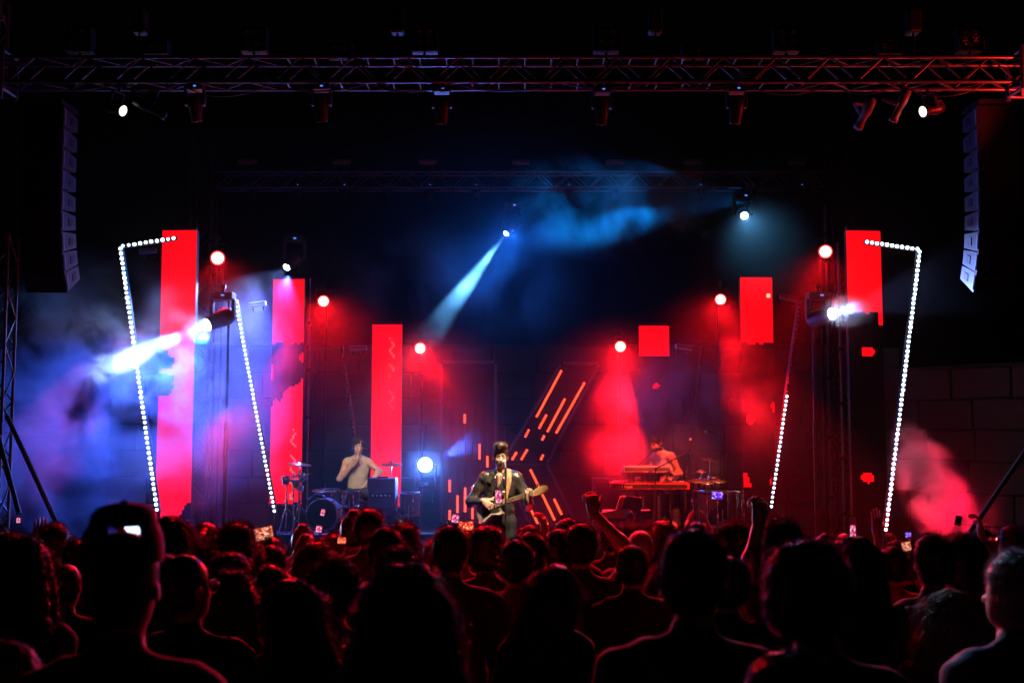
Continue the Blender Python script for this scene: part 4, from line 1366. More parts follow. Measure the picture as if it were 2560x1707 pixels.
def singer():
    o = Vector((P(1252, 1170, 12.8).x, 12.8, DECK + 0.01))
    YAW = 180 - 10
    t = thing('person', 'singer in black leather jacket with tall quiff, playing guitar at the microphone', 'person', TR(*o) @ RZ(YAW) @ Matrix.Scale(1.015, 4))
    S = SDF()
    add_legs(S)
    add_torso(S)
    # open neckline: bare upper chest
    S.cone((0, 0.085, 1.44), (0, 0.112, 1.32), 0.040, 0.012, SK, 0.015)
    R = rot('Z', 14) @ rot('X', -3)
    piv = np.array((0, 0.012, 1.555))
    HS = SDF(); add_head(HS, piv, R, SK, True); HS.cone(piv - np.array((0, 0.002, 0.07)), piv + np.array((0, 0, 0.03)), 0.051, 0.049, SK, 0.03)
    hands = SDF()
    gdir = nv(-0.78, 0.30, 0.26)                 # along the guitar neck
    gc = np.array((0.06, 0.205, 1.10))          # middle of the guitar body
    lw = gc + gdir * 0.50 + np.array((0, 0.035, -0.055))
    le = np.array((-0.335, 0.06, 1.115)); re = np.array((0.345, 0.02, 1.14)); rw = np.array((0.155, 0.235, 1.165))
    add_arm(S, (-0.192, -0.005, 1.40), le, lw - nv(lw - le) * 0.03, 0.0); add_arm(S, (0.192, -0.005, 1.40), re, rw, 0.0)
    add_hand(hands, lw - nv(lw - le) * 0.02, nv(gdir * -0.1 + np.array((-0.15, 0.1, 0.9))), nv(-gdir[1] * 0 + 0.35, -0.9, 0.0), -1, 48, SK)
    add_hand(hands, rw, nv(-0.75, 0.25, -0.45), nv(-0.1, -0.9, -0.3), 1, 34, SK)
    me = sdf_mesh('singer_body', [(S, 0.0085), (HS, 0.0045), (hands, 0.005)], HERO)
    obj('body', me, t)
    # jacket: shell around torso and sleeves, open at the front
    J = SDF()
    J.ell((0, -0.004, 1.05), (0.168, 0.128, 0.16), 1, 0.05)
    J.ell((0, 0.0, 1.27), (0.196, 0.142, 0.20), 1, 0.06)
    J.cone((-0.17, -0.005, 1.415), (0.17, -0.005, 1.415), 0.076, 0.076, 0, 0.05)
    for k in (-1, 1):
        J.cone((k * 0.05, -0.03, 1.49), (k * 0.16, -0.01, 1.44), 0.034, 0.055, 0, 0.04)
    for sh, el, wr in (((-0.192, -0.005, 1.40), le, lw - nv(lw - le) * 0.05), ((0.192, -0.005, 1.40), re, rw - nv(rw - re) * 0.02)):
        sh = np.array(sh)
        J.cone(sh, el, 0.070, 0.058, 1, 0.04); J.cone(el, wr, 0.057, 0.044, 1, 0.03)
        for f in (0.82, 0.92, 1.0): J.ell(sh + (el - sh) * f, (0.062, 0.062, 0.016), 0, 0.02)   # creases at the elbow
        J.ell(wr, (0.047, 0.047, 0.02), 0, 0.01)
    J.cut((0, 0.16, 1.12), (0.075, 0.12, 0.42), 0)
    J.cut((0, 0.02, 1.53), (0.072, 0.075, 0.09), 0)
    J.cutbox((0, 0, 0.80), (0.4, 0.3, 0.13))
    jm = sdf_mesh('jacket', [(J, 0.0095)], [M_LEATHER, M_LEATHER], 0.006)
    obj('jacket', jm, t)
    # wide collar lapels
    for k in (-1, 1):
        c = MB()
        pts = [(k * 0.055, -0.02, 1.535), (k * 0.115, 0.075, 1.485), (k * 0.150, 0.115, 1.395), (k * 0.085, 0.150, 1.360), (k * 0.058, 0.115, 1.46)]
        c.add(pts + [(x * 0.97, y - 0.012, z - 0.004) for x, y, z in pts], [(0, 1, 2, 3, 4), (9, 8, 7, 6, 5)] + [(i, 5 + i, 5 + (i + 1) % 5, (i + 1) % 5) for i in range(5)])
        obj('collar', c, t, None, M_LEATHER)
    def quiff(S_):
        cap(S_, 0.008)
        S_.ell((0, 0.030, 0.226), (0.070, 0.082, 0.044), 0, 0.035)
        S_.ell((0.010, 0.074, 0.236), (0.060, 0.050, 0.036), 0, 0.03)
        S_.ell((0, -0.03, 0.222), (0.074, 0.08, 0.045), 0, 0.03)
    me = hairmesh('quiff', quiff, 7000, f_short(0.018, 0.5), 'brown', 0.007, 31, 0.0007, 0.002)
    obj('hair', me, t, Matrix.Translation(Vector(piv)) @ Matrix(R.tolist()).to_4x4())
    ch = MB()
    for i in range(14):
        a = math.pi * (0.08 + 0.84 * i / 13)
        a2 = math.pi * (0.08 + 0.84 * (i + 1) / 13)
        f = lambda q: (0.055 * math.cos(q), 0.10 + 0.035 * math.sin(q), 1.46 - 0.15 * math.sin(q))
        if i < 13: ch.tube(f(a), f(a2), 0.0022, 0.0022, 5)
    obj('necklace', ch, t, None, M_CHROME)
    return t, o, YAW, gdir, gc
SNG, SO, SYAW, GDIR, GC = singer()

def electric_guitar():
    W = TR(*SO) @ RZ(SYAW) @ Matrix.Scale(1.015, 4)
    d = Vector(GDIR); y = Vector((0.22, 0.90, 0.36)); y = (y - d * y.dot(d)).normalized(); z = d.cross(y) * -1
    z = y.cross(d); 
    if z.z < 0: z = -z
    x = d
    R = Matrix((x, y, z)).transposed().to_4x4()
    if R.determinant() < 0:
        R = Matrix((x, -y, z)).transposed().to_4x4()
        fy = -1
    else: fy = 1
    t = thing('electric_guitar', 'worn cream and black electric guitar held by the singer', 'guitar', W @ Matrix.Translation(Vector(GC)) @ R)
    M_CREAM = mat('cream_lacquer', (0.52, 0.47, 0.36), 0.35, 0, 0.35, 9)
    M_PG = mat('pickguard', (0.03, 0.025, 0.02), 0.3)
    M_MAPLE = mat('maple', (0.50, 0.30, 0.12), 0.4, 0, 0.2, 20)
    M_FB = mat('fretboard', (0.28, 0.20, 0.12), 0.45, 0, 0.2, 30)
    out = [(-0.205, 0.0), (-0.20, 0.06), (-0.17, 0.115), (-0.115, 0.145), (-0.05, 0.125), (0.0, 0.105), (0.06, 0.118), (0.115, 0.140), (0.175, 0.145), (0.185, 0.125), (0.14, 0.095), (0.115, 0.05),
           (0.115, -0.03), (0.13, -0.075), (0.155, -0.10), (0.15, -0.125), (0.11, -0.13), (0.055, -0.112), (0.0, -0.10), (-0.05, -0.118), (-0.105, -0.15), (-0.16, -0.14), (-0.195, -0.08)]
    def slab(pts, th, off, name, m, bev=0.008):
        n = len(pts)
        mb = MB()
        vs_ = []
        for k, (sc, yy) in enumerate(((0.96, -th / 2), (1.0, -th / 2 + bev), (1.0, th / 2 - bev), (0.96, th / 2))):
            vs_ += [(px * sc, fy * (yy + off), pz * sc) for px, pz in pts]
        fs = [list(range(n))[::-1], list(range(3 * n, 4 * n))]
        for k in range(3):
            fs += [(k * n + i, k * n + (i + 1) % n, (k + 1) * n + (i + 1) % n, (k + 1) * n + i) for i in range(n)]
        mb.add(vs_, fs)
        return obj(name, mb, t, None, m)
    slab(out, 0.045, 0, 'body', M_CREAM)
    pg = [(-0.10, 0.01), (-0.06, 0.07), (0.02, 0.07), (0.09, 0.10), (0.14, 0.115), (0.11, 0.06), (0.11, -0.04), (0.12, -0.085), (0.07, -0.09), (0.0, -0.075), (-0.06, -0.10), (-0.12, -0.11), (-0.13, -0.06)]
    slab(pg, 0.004, 0.025, 'pickguard', M_PG, 0.001)
    F = lambda y: fy * y
    obj('neck', MB().box((0.33, F(0.020), 0.0), (0.50, 0.024, 0.050), 0, None, 0.006), t, None, M_MAPLE)
    obj('fretboard', MB().box((0.325, F(0.0345), 0.0), (0.50, 0.005, 0.050)), t, None, M_FB)
    fm = MB().box((0, 0, 0), (0.003, 0.004, 0.05)).mesh('fret', M_CHROME)
    for i in range(14):
        obj('fret', fm, t, TR(0.565 - 0.60 * (1 - 2 ** (-(i + 1) / 12)), F(0.038), 0))
    hs = [(0.58, -0.024), (0.60, -0.042), (0.66, -0.040), (0.75, -0.030), (0.765, 0.0), (0.75, 0.035), (0.70, 0.052), (0.63, 0.045), (0.58, 0.026)]
    n = len(hs)
    mb = MB().add([(a, F(0.012), b) for a, b in hs] + [(a, F(0.028), b) for a, b in hs], [list(range(n)), list(range(n, 2 * n))[::-1]] + [(i, n + i, n + (i + 1) % n, (i + 1) % n) for i in range(n)])
    obj('headstock', mb, t, None, M_MAPLE)
    pm = MB().tube((0, 0, 0), (0, 0, 0.022), 0.004).box((0, 0, 0.026), (0.013, 0.006, 0.012)).mesh('tuning_peg', M_CHROME)
    for i in range(6):
        obj('tuning_peg', pm, t, TR(0.615 + 0.023 * i, F(0.02), 0.046 + 0.004 * math.sin(i)))
    for i in range(3):
        obj('pickup', MB().box((-0.02 + 0.045 * i, F(0.030), 0.0), (0.018, 0.008, 0.072), 0, None, 0.003), t, None, mat('pickup_cover', (0.6, 0.57, 0.48), 0.4))
    obj('bridge', MB().box((-0.10, F(0.028), 0.0), (0.035, 0.012, 0.075), 0, None, 0.003), t, None, M_CHROME)
    for i in range(2):
        obj('knob', MB().tube((-0.085 - 0.03 * i, F(0.026), -0.075 - 0.012 * i), (-0.085 - 0.03 * i, F(0.04), -0.075 - 0.012 * i), 0.010), t, None, M_CHROME)
    mb = MB()
    for i in range(6):
        zz = -0.0165 + 0.0066 * i
        mb.tube((-0.11, F(0.042), zz), (0.60 + 0.02 * i, F(0.036), zz), 0.0007, 0.0007, 4)
    obj('strings', mb, t, None, M_CHROME)
    # strap over the left shoulder (singer space points moved into guitar space)
    inv = (Matrix.Translation(Vector(GC)) @ R).inverted()
    pts = [Vector(p) for p in ((-0.075, 0.185, 1.16), (-0.095, 0.178, 1.25), (-0.115, 0.155, 1.35), (-0.118, 0.115, 1.44), (-0.105, 0.05, 1.505), (-0.085, -0.03, 1.52), (-0.03, -0.11, 1.46), (0.08, -0.15, 1.30), (0.17, -0.13, 1.15), (0.22, -0.02, 1.07), (0.215, 0.12, 1.03))]
    mb = MB(); vs_ = []
    for i, p in enumerate(pts):
        tg = (pts[min(i + 1, len(pts) - 1)] - pts[max(i - 1, 0)]).normalized()
        nrm = Vector((p.x * 0.2, p.y, (p.z - 1.3) * 0.6)).normalized()
        sd = tg.cross(nrm).normalized() * 0.027
        nn = sd.cross(tg).normalized() * 0.003
        vs_ += [inv @ (p - sd - nn), inv @ (p + sd - nn), inv @ (p + sd + nn), inv @ (p - sd + nn)]
    fs = []
    for i in range(len(pts) - 1):
        for k in range(4):
            fs.append((4 * i + k, 4 * i + (k + 1) % 4, 4 * i + 4 + (k + 1) % 4, 4 * i + 4 + k))
    mb.add(vs_, fs, 0, True)
    obj('strap', mb, t, None, mat('tan_strap', (0.42, 0.22, 0.11), 0.7))
    return t
electric_guitar()

def mic_mesh():
    mb = MB()
    mb.lathe([(0.001, 0.175), (0.012, 0.173), (0.020, 0.166), (0.025, 0.150), (0.024, 0.135), (0.022, 0.124)], 14, 1)
    mb.lathe([(0.024, 0.128), (0.025, 0.120), (0.022, 0.112), (0.017, 0.05), (0.012, 0.0), (0.001, 0.0)], 14, 0)
    return mb
M_GRILLE = mat('mic_grille', (0.55, 0.55, 0.57), 0.35, 0.8, 0.3, 200, 0.4)
MIC = mic_mesh().mesh('microphone', [M_BLACK, M_GRILLE])
def mic_stand(label, foot, top, tip, group='microphone stands', boom=None):
    """straight stand from foot to top; the mic rests at top pointing to tip; boom = far end of the arm"""
    foot, top, tip = Vector(foot), Vector(top), Vector(tip)
    t = thing('microphone_stand', label, 'microphone stand', foot, group)
    h = top - foot
    obj('pole', MB().tube((0, 0, 0.03), h * 0.55, 0.012).tube(h * 0.55, h, 0.008), t, None, M_BLACK)
    obj('clutch', MB().tube(h * 0.53, h * 0.58, 0.017), t, None, M_BLACK)
    obj('base', MB().lathe([(0.001, 0.03), (0.10, 0.025), (0.13, 0.008), (0.13, 0.0)], 20), t, None, M_BLACK)
    e = top
    if boom is not None:
        b = Vector(boom)
        obj('boom_arm', MB().tube(h - (b - top) * 0.25, b - foot, 0.008), t, None, M_BLACK)
        obj('boom_joint', MB().box(h, (0.04, 0.04, 0.04), 0, None, 0.006), t, None, M_BLACK)
        e = b
    obj('clip', MB().tube(e - foot, e - foot + Vector((0, 0, 0.03)), 0.014), t, None, M_BLACK)
    m = obj('microphone', MIC, None, Matrix.Translation(e + Vector((0, 0, 0.03))) @ (tip - e).to_track_quat('Z', 'Y').to_matrix().to_4x4())
    tag(m, label.replace('stand', 'microphone').replace('stands', 'microphones') if False else 'microphone on the ' + label, 'microphone', 'microphones')
    return t
mt = P(1262, 1152, 12.52)
mic_stand('straight stand in front of the singer', (mt.x + 0.02, 12.42, DECK + 0.01), (mt.x + 0.01, 12.44, mt.z - 0.13), (mt.x - 0.01, 12.62, mt.z + 0.02))

# ------------------------------------------------------------------ drummer
RISER = 0.47
def drum_riser():
    a = Q(905, 1200, 17.6)
    mb = MB().box((Q(800, 1200, 17.4).x, 17.5, DECK + RISER / 2 + 0.012), (3.0, 2.2, RISER - 0.01), 0, None, 0.01)
    o = obj('drum_riser', mb, None, None, M_DECK); tag(o, 'low black platform carrying the left drum kit', 'platform')
drum_riser()
ZR = DECK + RISER + 0.015
def drummer():
    c = P(895, 1109, 17.35)
    o = Vector((c.x, 17.35, ZR))
    t = thing('person', 'drummer in a pale tank top raising a stick in front of his face', 'person', TR(*o) @ RZ(180 + 8), )
    off = -0.40    # seated: hips low
    S = SDF()
    def D(p): return (p[0], p[1], p[2] + off)
    L = lambda p: np.array((p[0], p[1] + max(0, p[2] - 0.95) * 0.06, p[2] + off))
    add_torso(S, False, 1.0, L)
    R = rot('Z', 6) @ rot('X', -4)
    piv = L((0, 0.005, 1.555))
    HS = SDF(); add_head(HS, piv, R, SK, True); HS.cone(piv - np.array((0, 0.002, 0.07)), piv + np.array((0, 0, 0.03)), 0.051, 0.049, SK, 0.03)
    for k in (-1, 1):
        hip, kn, an = D((k * 0.10, 0.02, 0.92)), D((k * 0.24, 0.40, 0.90)), D((k * 0.24, 0.42, 0.48))
        S.cone(hip, kn, 0.088, 0.060, BOT, 0.04); S.cone(kn, an, 0.056, 0.042, BOT, 0.03); S.cone(an, (an[0], an[1] + 0.14, an[2] - 0.03), 0.045, 0.036, SHOE, 0.02)
    hands = SDF()
    rs, ls = L((0.185, -0.005, 1.40)), L((-0.185, -0.005, 1.40))
    re, rw = L((0.275, 0.12, 1.165)), L((0.075, 0.235, 1.385))
    le, lw = L((-0.335, 0.10, 1.27)), L((-0.22, 0.30, 1.15))
    add_arm(S, rs, re, rw, 0.0); add_arm(S, ls, le, lw, 0.0)
    add_hand(hands, rw, (-0.25, 0.1, 1), (-0.6, 0.75, 0.1), 1, 62)
    add_hand(hands, lw, (0.2, 0.9, -0.3), (0.3, -0.2, -1), -1, 60)
    # bare shoulders of the tank top
    for k in (-1, 1):
        S.ell(L((k * 0.165, 0.0, 1.405)), (0.062, 0.070, 0.062), SK, 0.02)
    S.ell(L((0, 0.085, 1.415)), (0.07, 0.05, 0.075), SK, 0.02)
    M_TANK = mat('tank_top', (0.36, 0.31, 0.24), 0.85, 0, 0.35, 7)
    me = sdf_mesh('drummer_body', [(S, 0.010), (HS, 0.005), (hands, 0.0055)], [M_SKIN, M_TANK, M_JEANS, HERO[3], M_EYE, M_BROW, M_LIP], 0.005)
    obj('body', me, t)
    obj('hair', HAIR['curly'], t, Matrix.Translation(Vector(piv)) @ Matrix(R.tolist()).to_4x4() @ TR(0, -0.012, 0.012) @ Matrix.Scale(0.93, 4))
    # print on the shirt
    pr = MB().add([(-0.09, 0.128, 0.78), (0.09, 0.128, 0.78), (0.11, 0.135, 0.90), (0.0, 0.148, 0.96), (-0.11, 0.135, 0.90)], [(4, 3, 2, 1, 0)])
    st = thing('drumstick', 'wooden drumstick held upright in the drummer\'s raised hand', 'drumstick', TR(*o) @ RZ(188))
    a = np.array(rw) + np.array((-0.04, 0.05, -0.02)); b = a + nv(-0.22, 0.05, 1) * 0.38
    obj('shaft', MB().tube(a, b, 0.0085, 0.0065), st, None, mat('stick_wood', (0.62, 0.42, 0.22), 0.5))
    obj('tip', MB().lathe([(0.001, 0.0), (0.008, 0.006), (0.008, 0.014), (0.001, 0.022)], 8, 0, Matrix.Translation(Vector(b))), st, None, mat('stick_wood'))
    s2 = thing('drumstick', 'lowered drumstick in the drummer\'s other hand', 'drumstick', TR(*o) @ RZ(188))
    a = np.array(lw) + np.array((0.02, 0.02, 0.02)); b = a + nv(0.4, 0.8, -0.35) * 0.36
    obj('shaft', MB().tube(a, b, 0.008, 0.0065), s2, None, mat('stick_wood'))
    stl = thing('drum_throne', 'round drum stool under the drummer', 'stool', TR(*o))
    obj('seat', MB().lathe([(0.001, 0.45), (0.15, 0.45), (0.17, 0.42), (0.16, 0.38), (0.001, 0.37)], 20), stl, None, M_BLACK)
    obj('post', MB().tube((0, 0, 0.1), (0, 0, 0.37), 0.02), stl, None, M_CHROME)
    for k in range(3):
        obj('leg', MB().tube((0, 0, 0.2), (0.25 * math.cos(2.1 * k), 0.25 * math.sin(2.1 * k), 0.01), 0.012), stl, None, M_CHROME)
drummer()

# ------------------------------------------------------------------ drums
M_SHELL_G = mat('drum_shell_grey', (0.34, 0.30, 0.30), 0.3, 0, 0.2)
M_SHELL_D = mat('drum_shell_dark', (0.02, 0.02, 0.024), 0.25)
M_DHEAD = mat('drum_head', (0.55, 0.53, 0.48), 0.6)
M_DHEADB = mat('drum_head_black', (0.012, 0.012, 0.013), 0.4)
M_CYM = mat('cymbal_bronze', (0.55, 0.40, 0.18), 0.3, 0.9, 0.15, 40)
def drum(name, label, M, r, depth, shell, head, lugs=8, legs=True, floorz=None, group='drums'):
    """drum with its axis along local Z, top head at z = depth"""
    t = thing(name, label, 'drum', M, group)
    obj('shell', MB().lathe([(r * 0.985, 0.0), (r * 0.985, depth)], 28), t, None, shell)
    for z in (0.0, depth):
        obj('hoop', MB().lathe([(r * 0.97, z - 0.02), (r * 1.035, z - 0.02), (r * 1.035, z + 0.02), (r * 0.97, z + 0.02)], 28), t, None, M_CHROME)
    obj('drum_head', MB().lathe([(r * 0.98, depth + 0.005), (0.001, depth + 0.006)], 28), t, None, head)
    obj('drum_head', MB().lathe([(0.001, -0.006), (r * 0.98, -0.005)], 28), t, None, head)
    lm = MB().tube((0, 0, 0), (0, 0, depth), 0.006, 0.006, 6).box((0, 0, depth * 0.3), (0.022, 0.022, 0.05)).box((0, 0, depth * 0.7), (0.022, 0.022, 0.05)).mesh('lug', M_CHROME)
    for i in range(lugs):
        a = 2 * math.pi * (i + 0.5) / lugs
        obj('lug', lm, t, TR(r * 1.03 * math.cos(a), r * 1.03 * math.sin(a), 0) @ RZ(math.degrees(a)))
    if legs and floorz is not None:
        zl = floorz - M.translation.z
        for i in range(3):
            a = 2.1 * i + 0.5
            obj('leg', MB().tube((r * 1.06 * math.cos(a), r * 1.06 * math.sin(a), depth * 0.5), (r * 1.15 * math.cos(a), r * 1.15 * math.sin(a), zl), 0.008), t, None, M_CHROME)
    return t
def cymbal_stand(label, c, floorz, r=0.2, tilt=(8, 0), group='cymbals', rod=True):
    c = Vector(c)
    t = thing('cymbal_stand', label, 'cymbal', (c.x, c.y, floorz), group)
    h = c.z - floorz
    M = TR(0, 0, h) @ RX(tilt[0]) @ RY(tilt[1])
    obj('cymbal', MB().lathe([(0.012, 0.022), (0.03, 0.018), (0.042, 0.004), (r * 0.6, -0.006), (r, -0.016), (r * 0.98, -0.0185), (0.04, -0.003)], 28), t, M, M_CYM)
    obj('felt', MB().lathe([(0.001, 0.045), (0.014, 0.045), (0.016, 0.022), (0.001, 0.022)], 10), t, M, M_BLACK)
    obj('pole', MB().tube((0, 0, 0.1), (0, 0, h * 0.55), 0.014).tube((0, 0, h * 0.55), (0, 0, h - 0.01), 0.009), t, None, M_CHROME)
    for z in (0.35, 0.56):
        obj('clutch', MB().tube((0, 0, h * z), (0, 0, h * z + 0.05), 0.02), t, None, M_CHROME)
    for k in range(3):
        a = 2.1 * k + 0.3
        obj('leg', MB().tube((0, 0, min(0.45, h * 0.5)), (0.3 * math.cos(a), 0.3 * math.sin(a), 0.012), 0.009), t, None, M_CHROME)
    return t
z1 = lambda x, y: (650 + x / 5.2275, 1050 + y / 5.2275)
# left kit
bd = P(*z1(805, 1240), 15.9)
rbd = 205 / 5.2275 / FPX * 15.9
drum('bass_drum', 'big round black bass drum facing the crowd, left kit', TR(bd.x, bd.y + 0.42, bd.z) @ RX(90), rbd, 0.40, M_SHELL_G, M_DHEADB, 10, False)
sd = P(*z1(1190, 1040), 16.7)
drum('tom_drum', 'grey tom drum right in front of the drummer', TR(sd.x, 16.7, sd.z - 0.1), 0.135, 0.22, M_SHELL_G, M_DHEAD, 8, True, ZR)
sd2 = P(*z1(900, 1010), 16.9)
drum('tom_drum', 'grey tom drum left of the drummer, under the flat cymbal', TR(sd2.x, 16.9, sd2.z - 0.12), 0.17, 0.24, M_SHELL_G, M_DHEAD, 8, True, ZR)
fl = P(*z1(1960, 1040), 16.6)
drum('floor_tom', 'red lit floor tom beside the glitching column', TR(fl.x, 16.6, fl.z - 0.22), 0.15, 0.32, M_SHELL_G, M_DHEAD, 8, True, ZR)
for lab, x, y, Y, r, tl in (('high thin cymbal in front of the second red column', 520, 565, 16.0, 0.17, (6, 6)), ('middle cymbal in front of the second red column', 520, 705, 16.1, 0.15, (6, -5)),
                            ('lowest cymbal in front of the second red column', 350, 762, 16.0, 0.10, (4, 4)), ('flat ride cymbal left of the drummer', 840, 905, 16.8, 0.19, (7, 0)),
                            ('cymbal on a boom in front of the glitching column', 1715, 568, 16.4, 0.17, (6, 0)), ('cymbal behind the red lit cabinet', 1700, 970, 16.9, 0.16, (7, 3))):
    p = P(*z1(x, y), Y); cymbal_stand(lab, p, ZR, r, tl)
# percussion table with small round pads and a lamp
def perc_table():
    p = P(*z1(440, 1000), 15.8)
    t = thing('percussion_stand', 'percussion stand with small instruments before the second red column', 'percussion', (p.x, 15.8, DECK + 0.01))
    h = P(*z1(440, 800), 15.8).z - DECK
    obj('pole', MB().tube((0, 0, 0.05), (0, 0, h + 0.12), 0.012), t, None, M_CHROME)
    obj('crossbar', MB().tube((-0.18, 0, h - 0.02), (0.18, 0, h + 0.02), 0.010), t, None, M_CHROME)
    for i, (x, z, r) in enumerate(((-0.11, 0.07, 0.055), (0.04, 0.02, 0.065), (0.12, 0.10, 0.04))):
        obj('bongo', MB().lathe([(0.001, h + z), (r, h + z), (r * 1.02, h + z - 0.02), (r * 0.8, h + z - 0.12), (0.001, h + z - 0.12)], 16, 0, TR(x, -0.03, 0)), t, None, M_CYM if i == 1 else M_CHROME)
    obj('cowbell', MB().box((0.10, -0.05, h - 0.10), (0.09, 0.06, 0.08), 0, RY(15), 0.008), t, None, mat('cowbell_white', (0.6, 0.6, 0.6), 0.4))
    for k in range(3):
        a = 2.1 * k
        obj('leg', MB().tube((0, 0, 0.5), (0.32 * math.cos(a), 0.32 * math.sin(a), 0.01), 0.009), t, None, M_CHROME)
perc_table()
def mic_boom(label, foot, mid, end, tip):
    mic_stand(label, foot, mid, tip, boom=end)
a, b, e = P(*z1(470, 1085), 15.5), P(*z1(700, 1000), 15.6), P(*z1(440, 1095), 15.5)
mic_stand('low boom stand reaching over the bass drum', (a.x, 15.5, DECK + 0.01), a, b + Vector((0.2, 0.1, -0.05)), boom=b)
# red lit equipment cabinet right of the drummer
def cabinet():
    a, b = P(*z1(1400, 760), 16.2), P(*z1(1765, 1330), 16.2)
    w, h = b.x - a.x, a.z - DECK
    t = thing('speaker_cabinet', 'dark red lit amplifier cabinet standing right of the drummer', 'amplifier', ((a.x + b.x) / 2, 16.4, DECK + 0.01))
    M_CB = mat('tolex_red_lit', (0.16, 0.03, 0.05), 0.6)  # red stage light on the cabinet is put into this base colour
    obj('box', MB().box((0, 0.03, h * 0.32), (w, 0.40, h * 0.64 - 0.01), 0, None, 0.012), t, None, M_CB)
    obj('head_unit', MB().box((0, 0.03, h * 0.82), (w * 0.98, 0.36, h * 0.34), 0, None, 0.012), t, None, M_CB)
    obj('grille', MB().box((0.05, -0.175, h * 0.32), (w * 0.6, 0.01, h * 0.5)), t, None, M_CURTAIN)
    obj('control_panel', MB().box((0, -0.155, h * 0.80), (w * 0.85, 0.01, 0.08)), t, None, M_BLACK)
    for i in range(5):
        obj('knob', MB().tube((-w * 0.3 + i * w * 0.15, -0.16, h * 0.8), (-w * 0.3 + i * w * 0.15, -0.185, h * 0.8), 0.014), t, None, M_CHROME)
    obj('handle', MB().tube((-0.08, 0, h + 0.0), (0.08, 0, h + 0.0), 0.012), t, None, M_BLACK)
cabinet()

# ------------------------------------------------------------------ keyboard player
z3 = lambda x, y: (1450 + x / 4.9, 1030 + y / 4.9)
def keyboard_player():
    YK_ = 16.9
    c = P(*z3(1110, 980), YK_)
    o = Vector((c.x, YK_, DECK + 0.235))
    YAW = 180 - 48
    rp = obj('keyboard_riser', MB().box((c.x, YK_ + 0.3, DECK + 0.115), (1.6, 1.2, 0.21), 0, None, 0.01), None, None, M_DECK); tag(rp, 'low black platform under the keyboard player', 'platform')
    t = thing('person', 'keyboard player in a white tank top bending over his keyboards', 'person', TR(*o) @ RZ(YAW))
    S = SDF()
    add_legs(S)
    def L(p):
        x, y, z = p
        dz = max(0.0, z - 0.98)
        a = rad(14 + 14 * min(1, dz / 0.5))
        return np.array((x, y * (math.cos(a) if dz else 1) + dz * math.sin(a), min(z, 0.98) + dz * math.cos(a) - (y * math.sin(a) * 0.5 if dz else 0)))
    add_torso(S, False, 1.0, L)
    R = rot('Z', 8) @ rot('X', -30)
    piv = L((0, 0.02, 1.56))
    HS = SDF(); add_head(HS, piv, R, SK, True); HS.cone(piv - np.array((0, 0.002, 0.07)), piv + np.array((0, 0, 0.03)), 0.051, 0.049, SK, 0.03)
    hands = SDF()
    for k in (-1, 1):
        sh = L((k * 0.19, -0.005, 1.40)); el = sh + np.array((k * 0.09, -0.06, -0.24)); wr = el + np.array((-k * 0.04, 0.24, -0.03))
        add_arm(S, sh, el, wr, 0.0)
        add_hand(hands, wr, (0, 1, -0.25), (0, -0.2, -1), -k if k > 0 else 1, 24)
        S.ell(L((k * 0.175, 0.0, 1.40)), (0.06, 0.07, 0.06), SK, 0.02)
        S.ell((k * 0.105, 0.0, 0.34), (0.05, 0.06, 0.14), SK, 0.03)
    S.ell(L((0, -0.012, 0.90)), (0.168, 0.128, 0.10), TOP, 0.03)
    M_WT = mat('white_tank', (0.70, 0.68, 0.62), 0.85, 0, 0.12, 9)
    obj('body', sdf_mesh('keyboarder_body', [(S, 0.0105), (HS, 0.005), (hands, 0.0055)], [M_SKIN, M_WT, M_JEANS, HERO[3], M_EYE, M_BROW, M_LIP]), t)
    obj('hair', HAIR['short'], t, Matrix.Translation(Vector(piv)) @ Matrix(R.tolist()).to_4x4())
    obj('beard', hairmesh('beard', lambda S_: S_.ell((0, 0.052, 0.028), (0.050, 0.052, 0.040), 0, 0.0), 2500, f_short(0.012, 0.2), 'black', 0.008, 41), t, Matrix.Translation(Vector(piv)) @ Matrix(R.tolist()).to_4x4())
keyboard_player()
def text_mesh(txt, size, m, name='lettering'):
    cu = bpy.data.curves.new(name, 'FONT'); cu.body = txt; cu.size = size; cu.extrude = 0.0008
    cu.align_x = 'LEFT'
    ob = bpy.data.objects.new('tmp', cu); COL.objects.link(ob)
    me = bpy.data.meshes.new_from_object(ob.evaluated_get(bpy.context.evaluated_depsgraph_get()))
    bpy.data.objects.remove(ob); bpy.data.curves.remove(cu)
    me.materials.append(m)
    return me
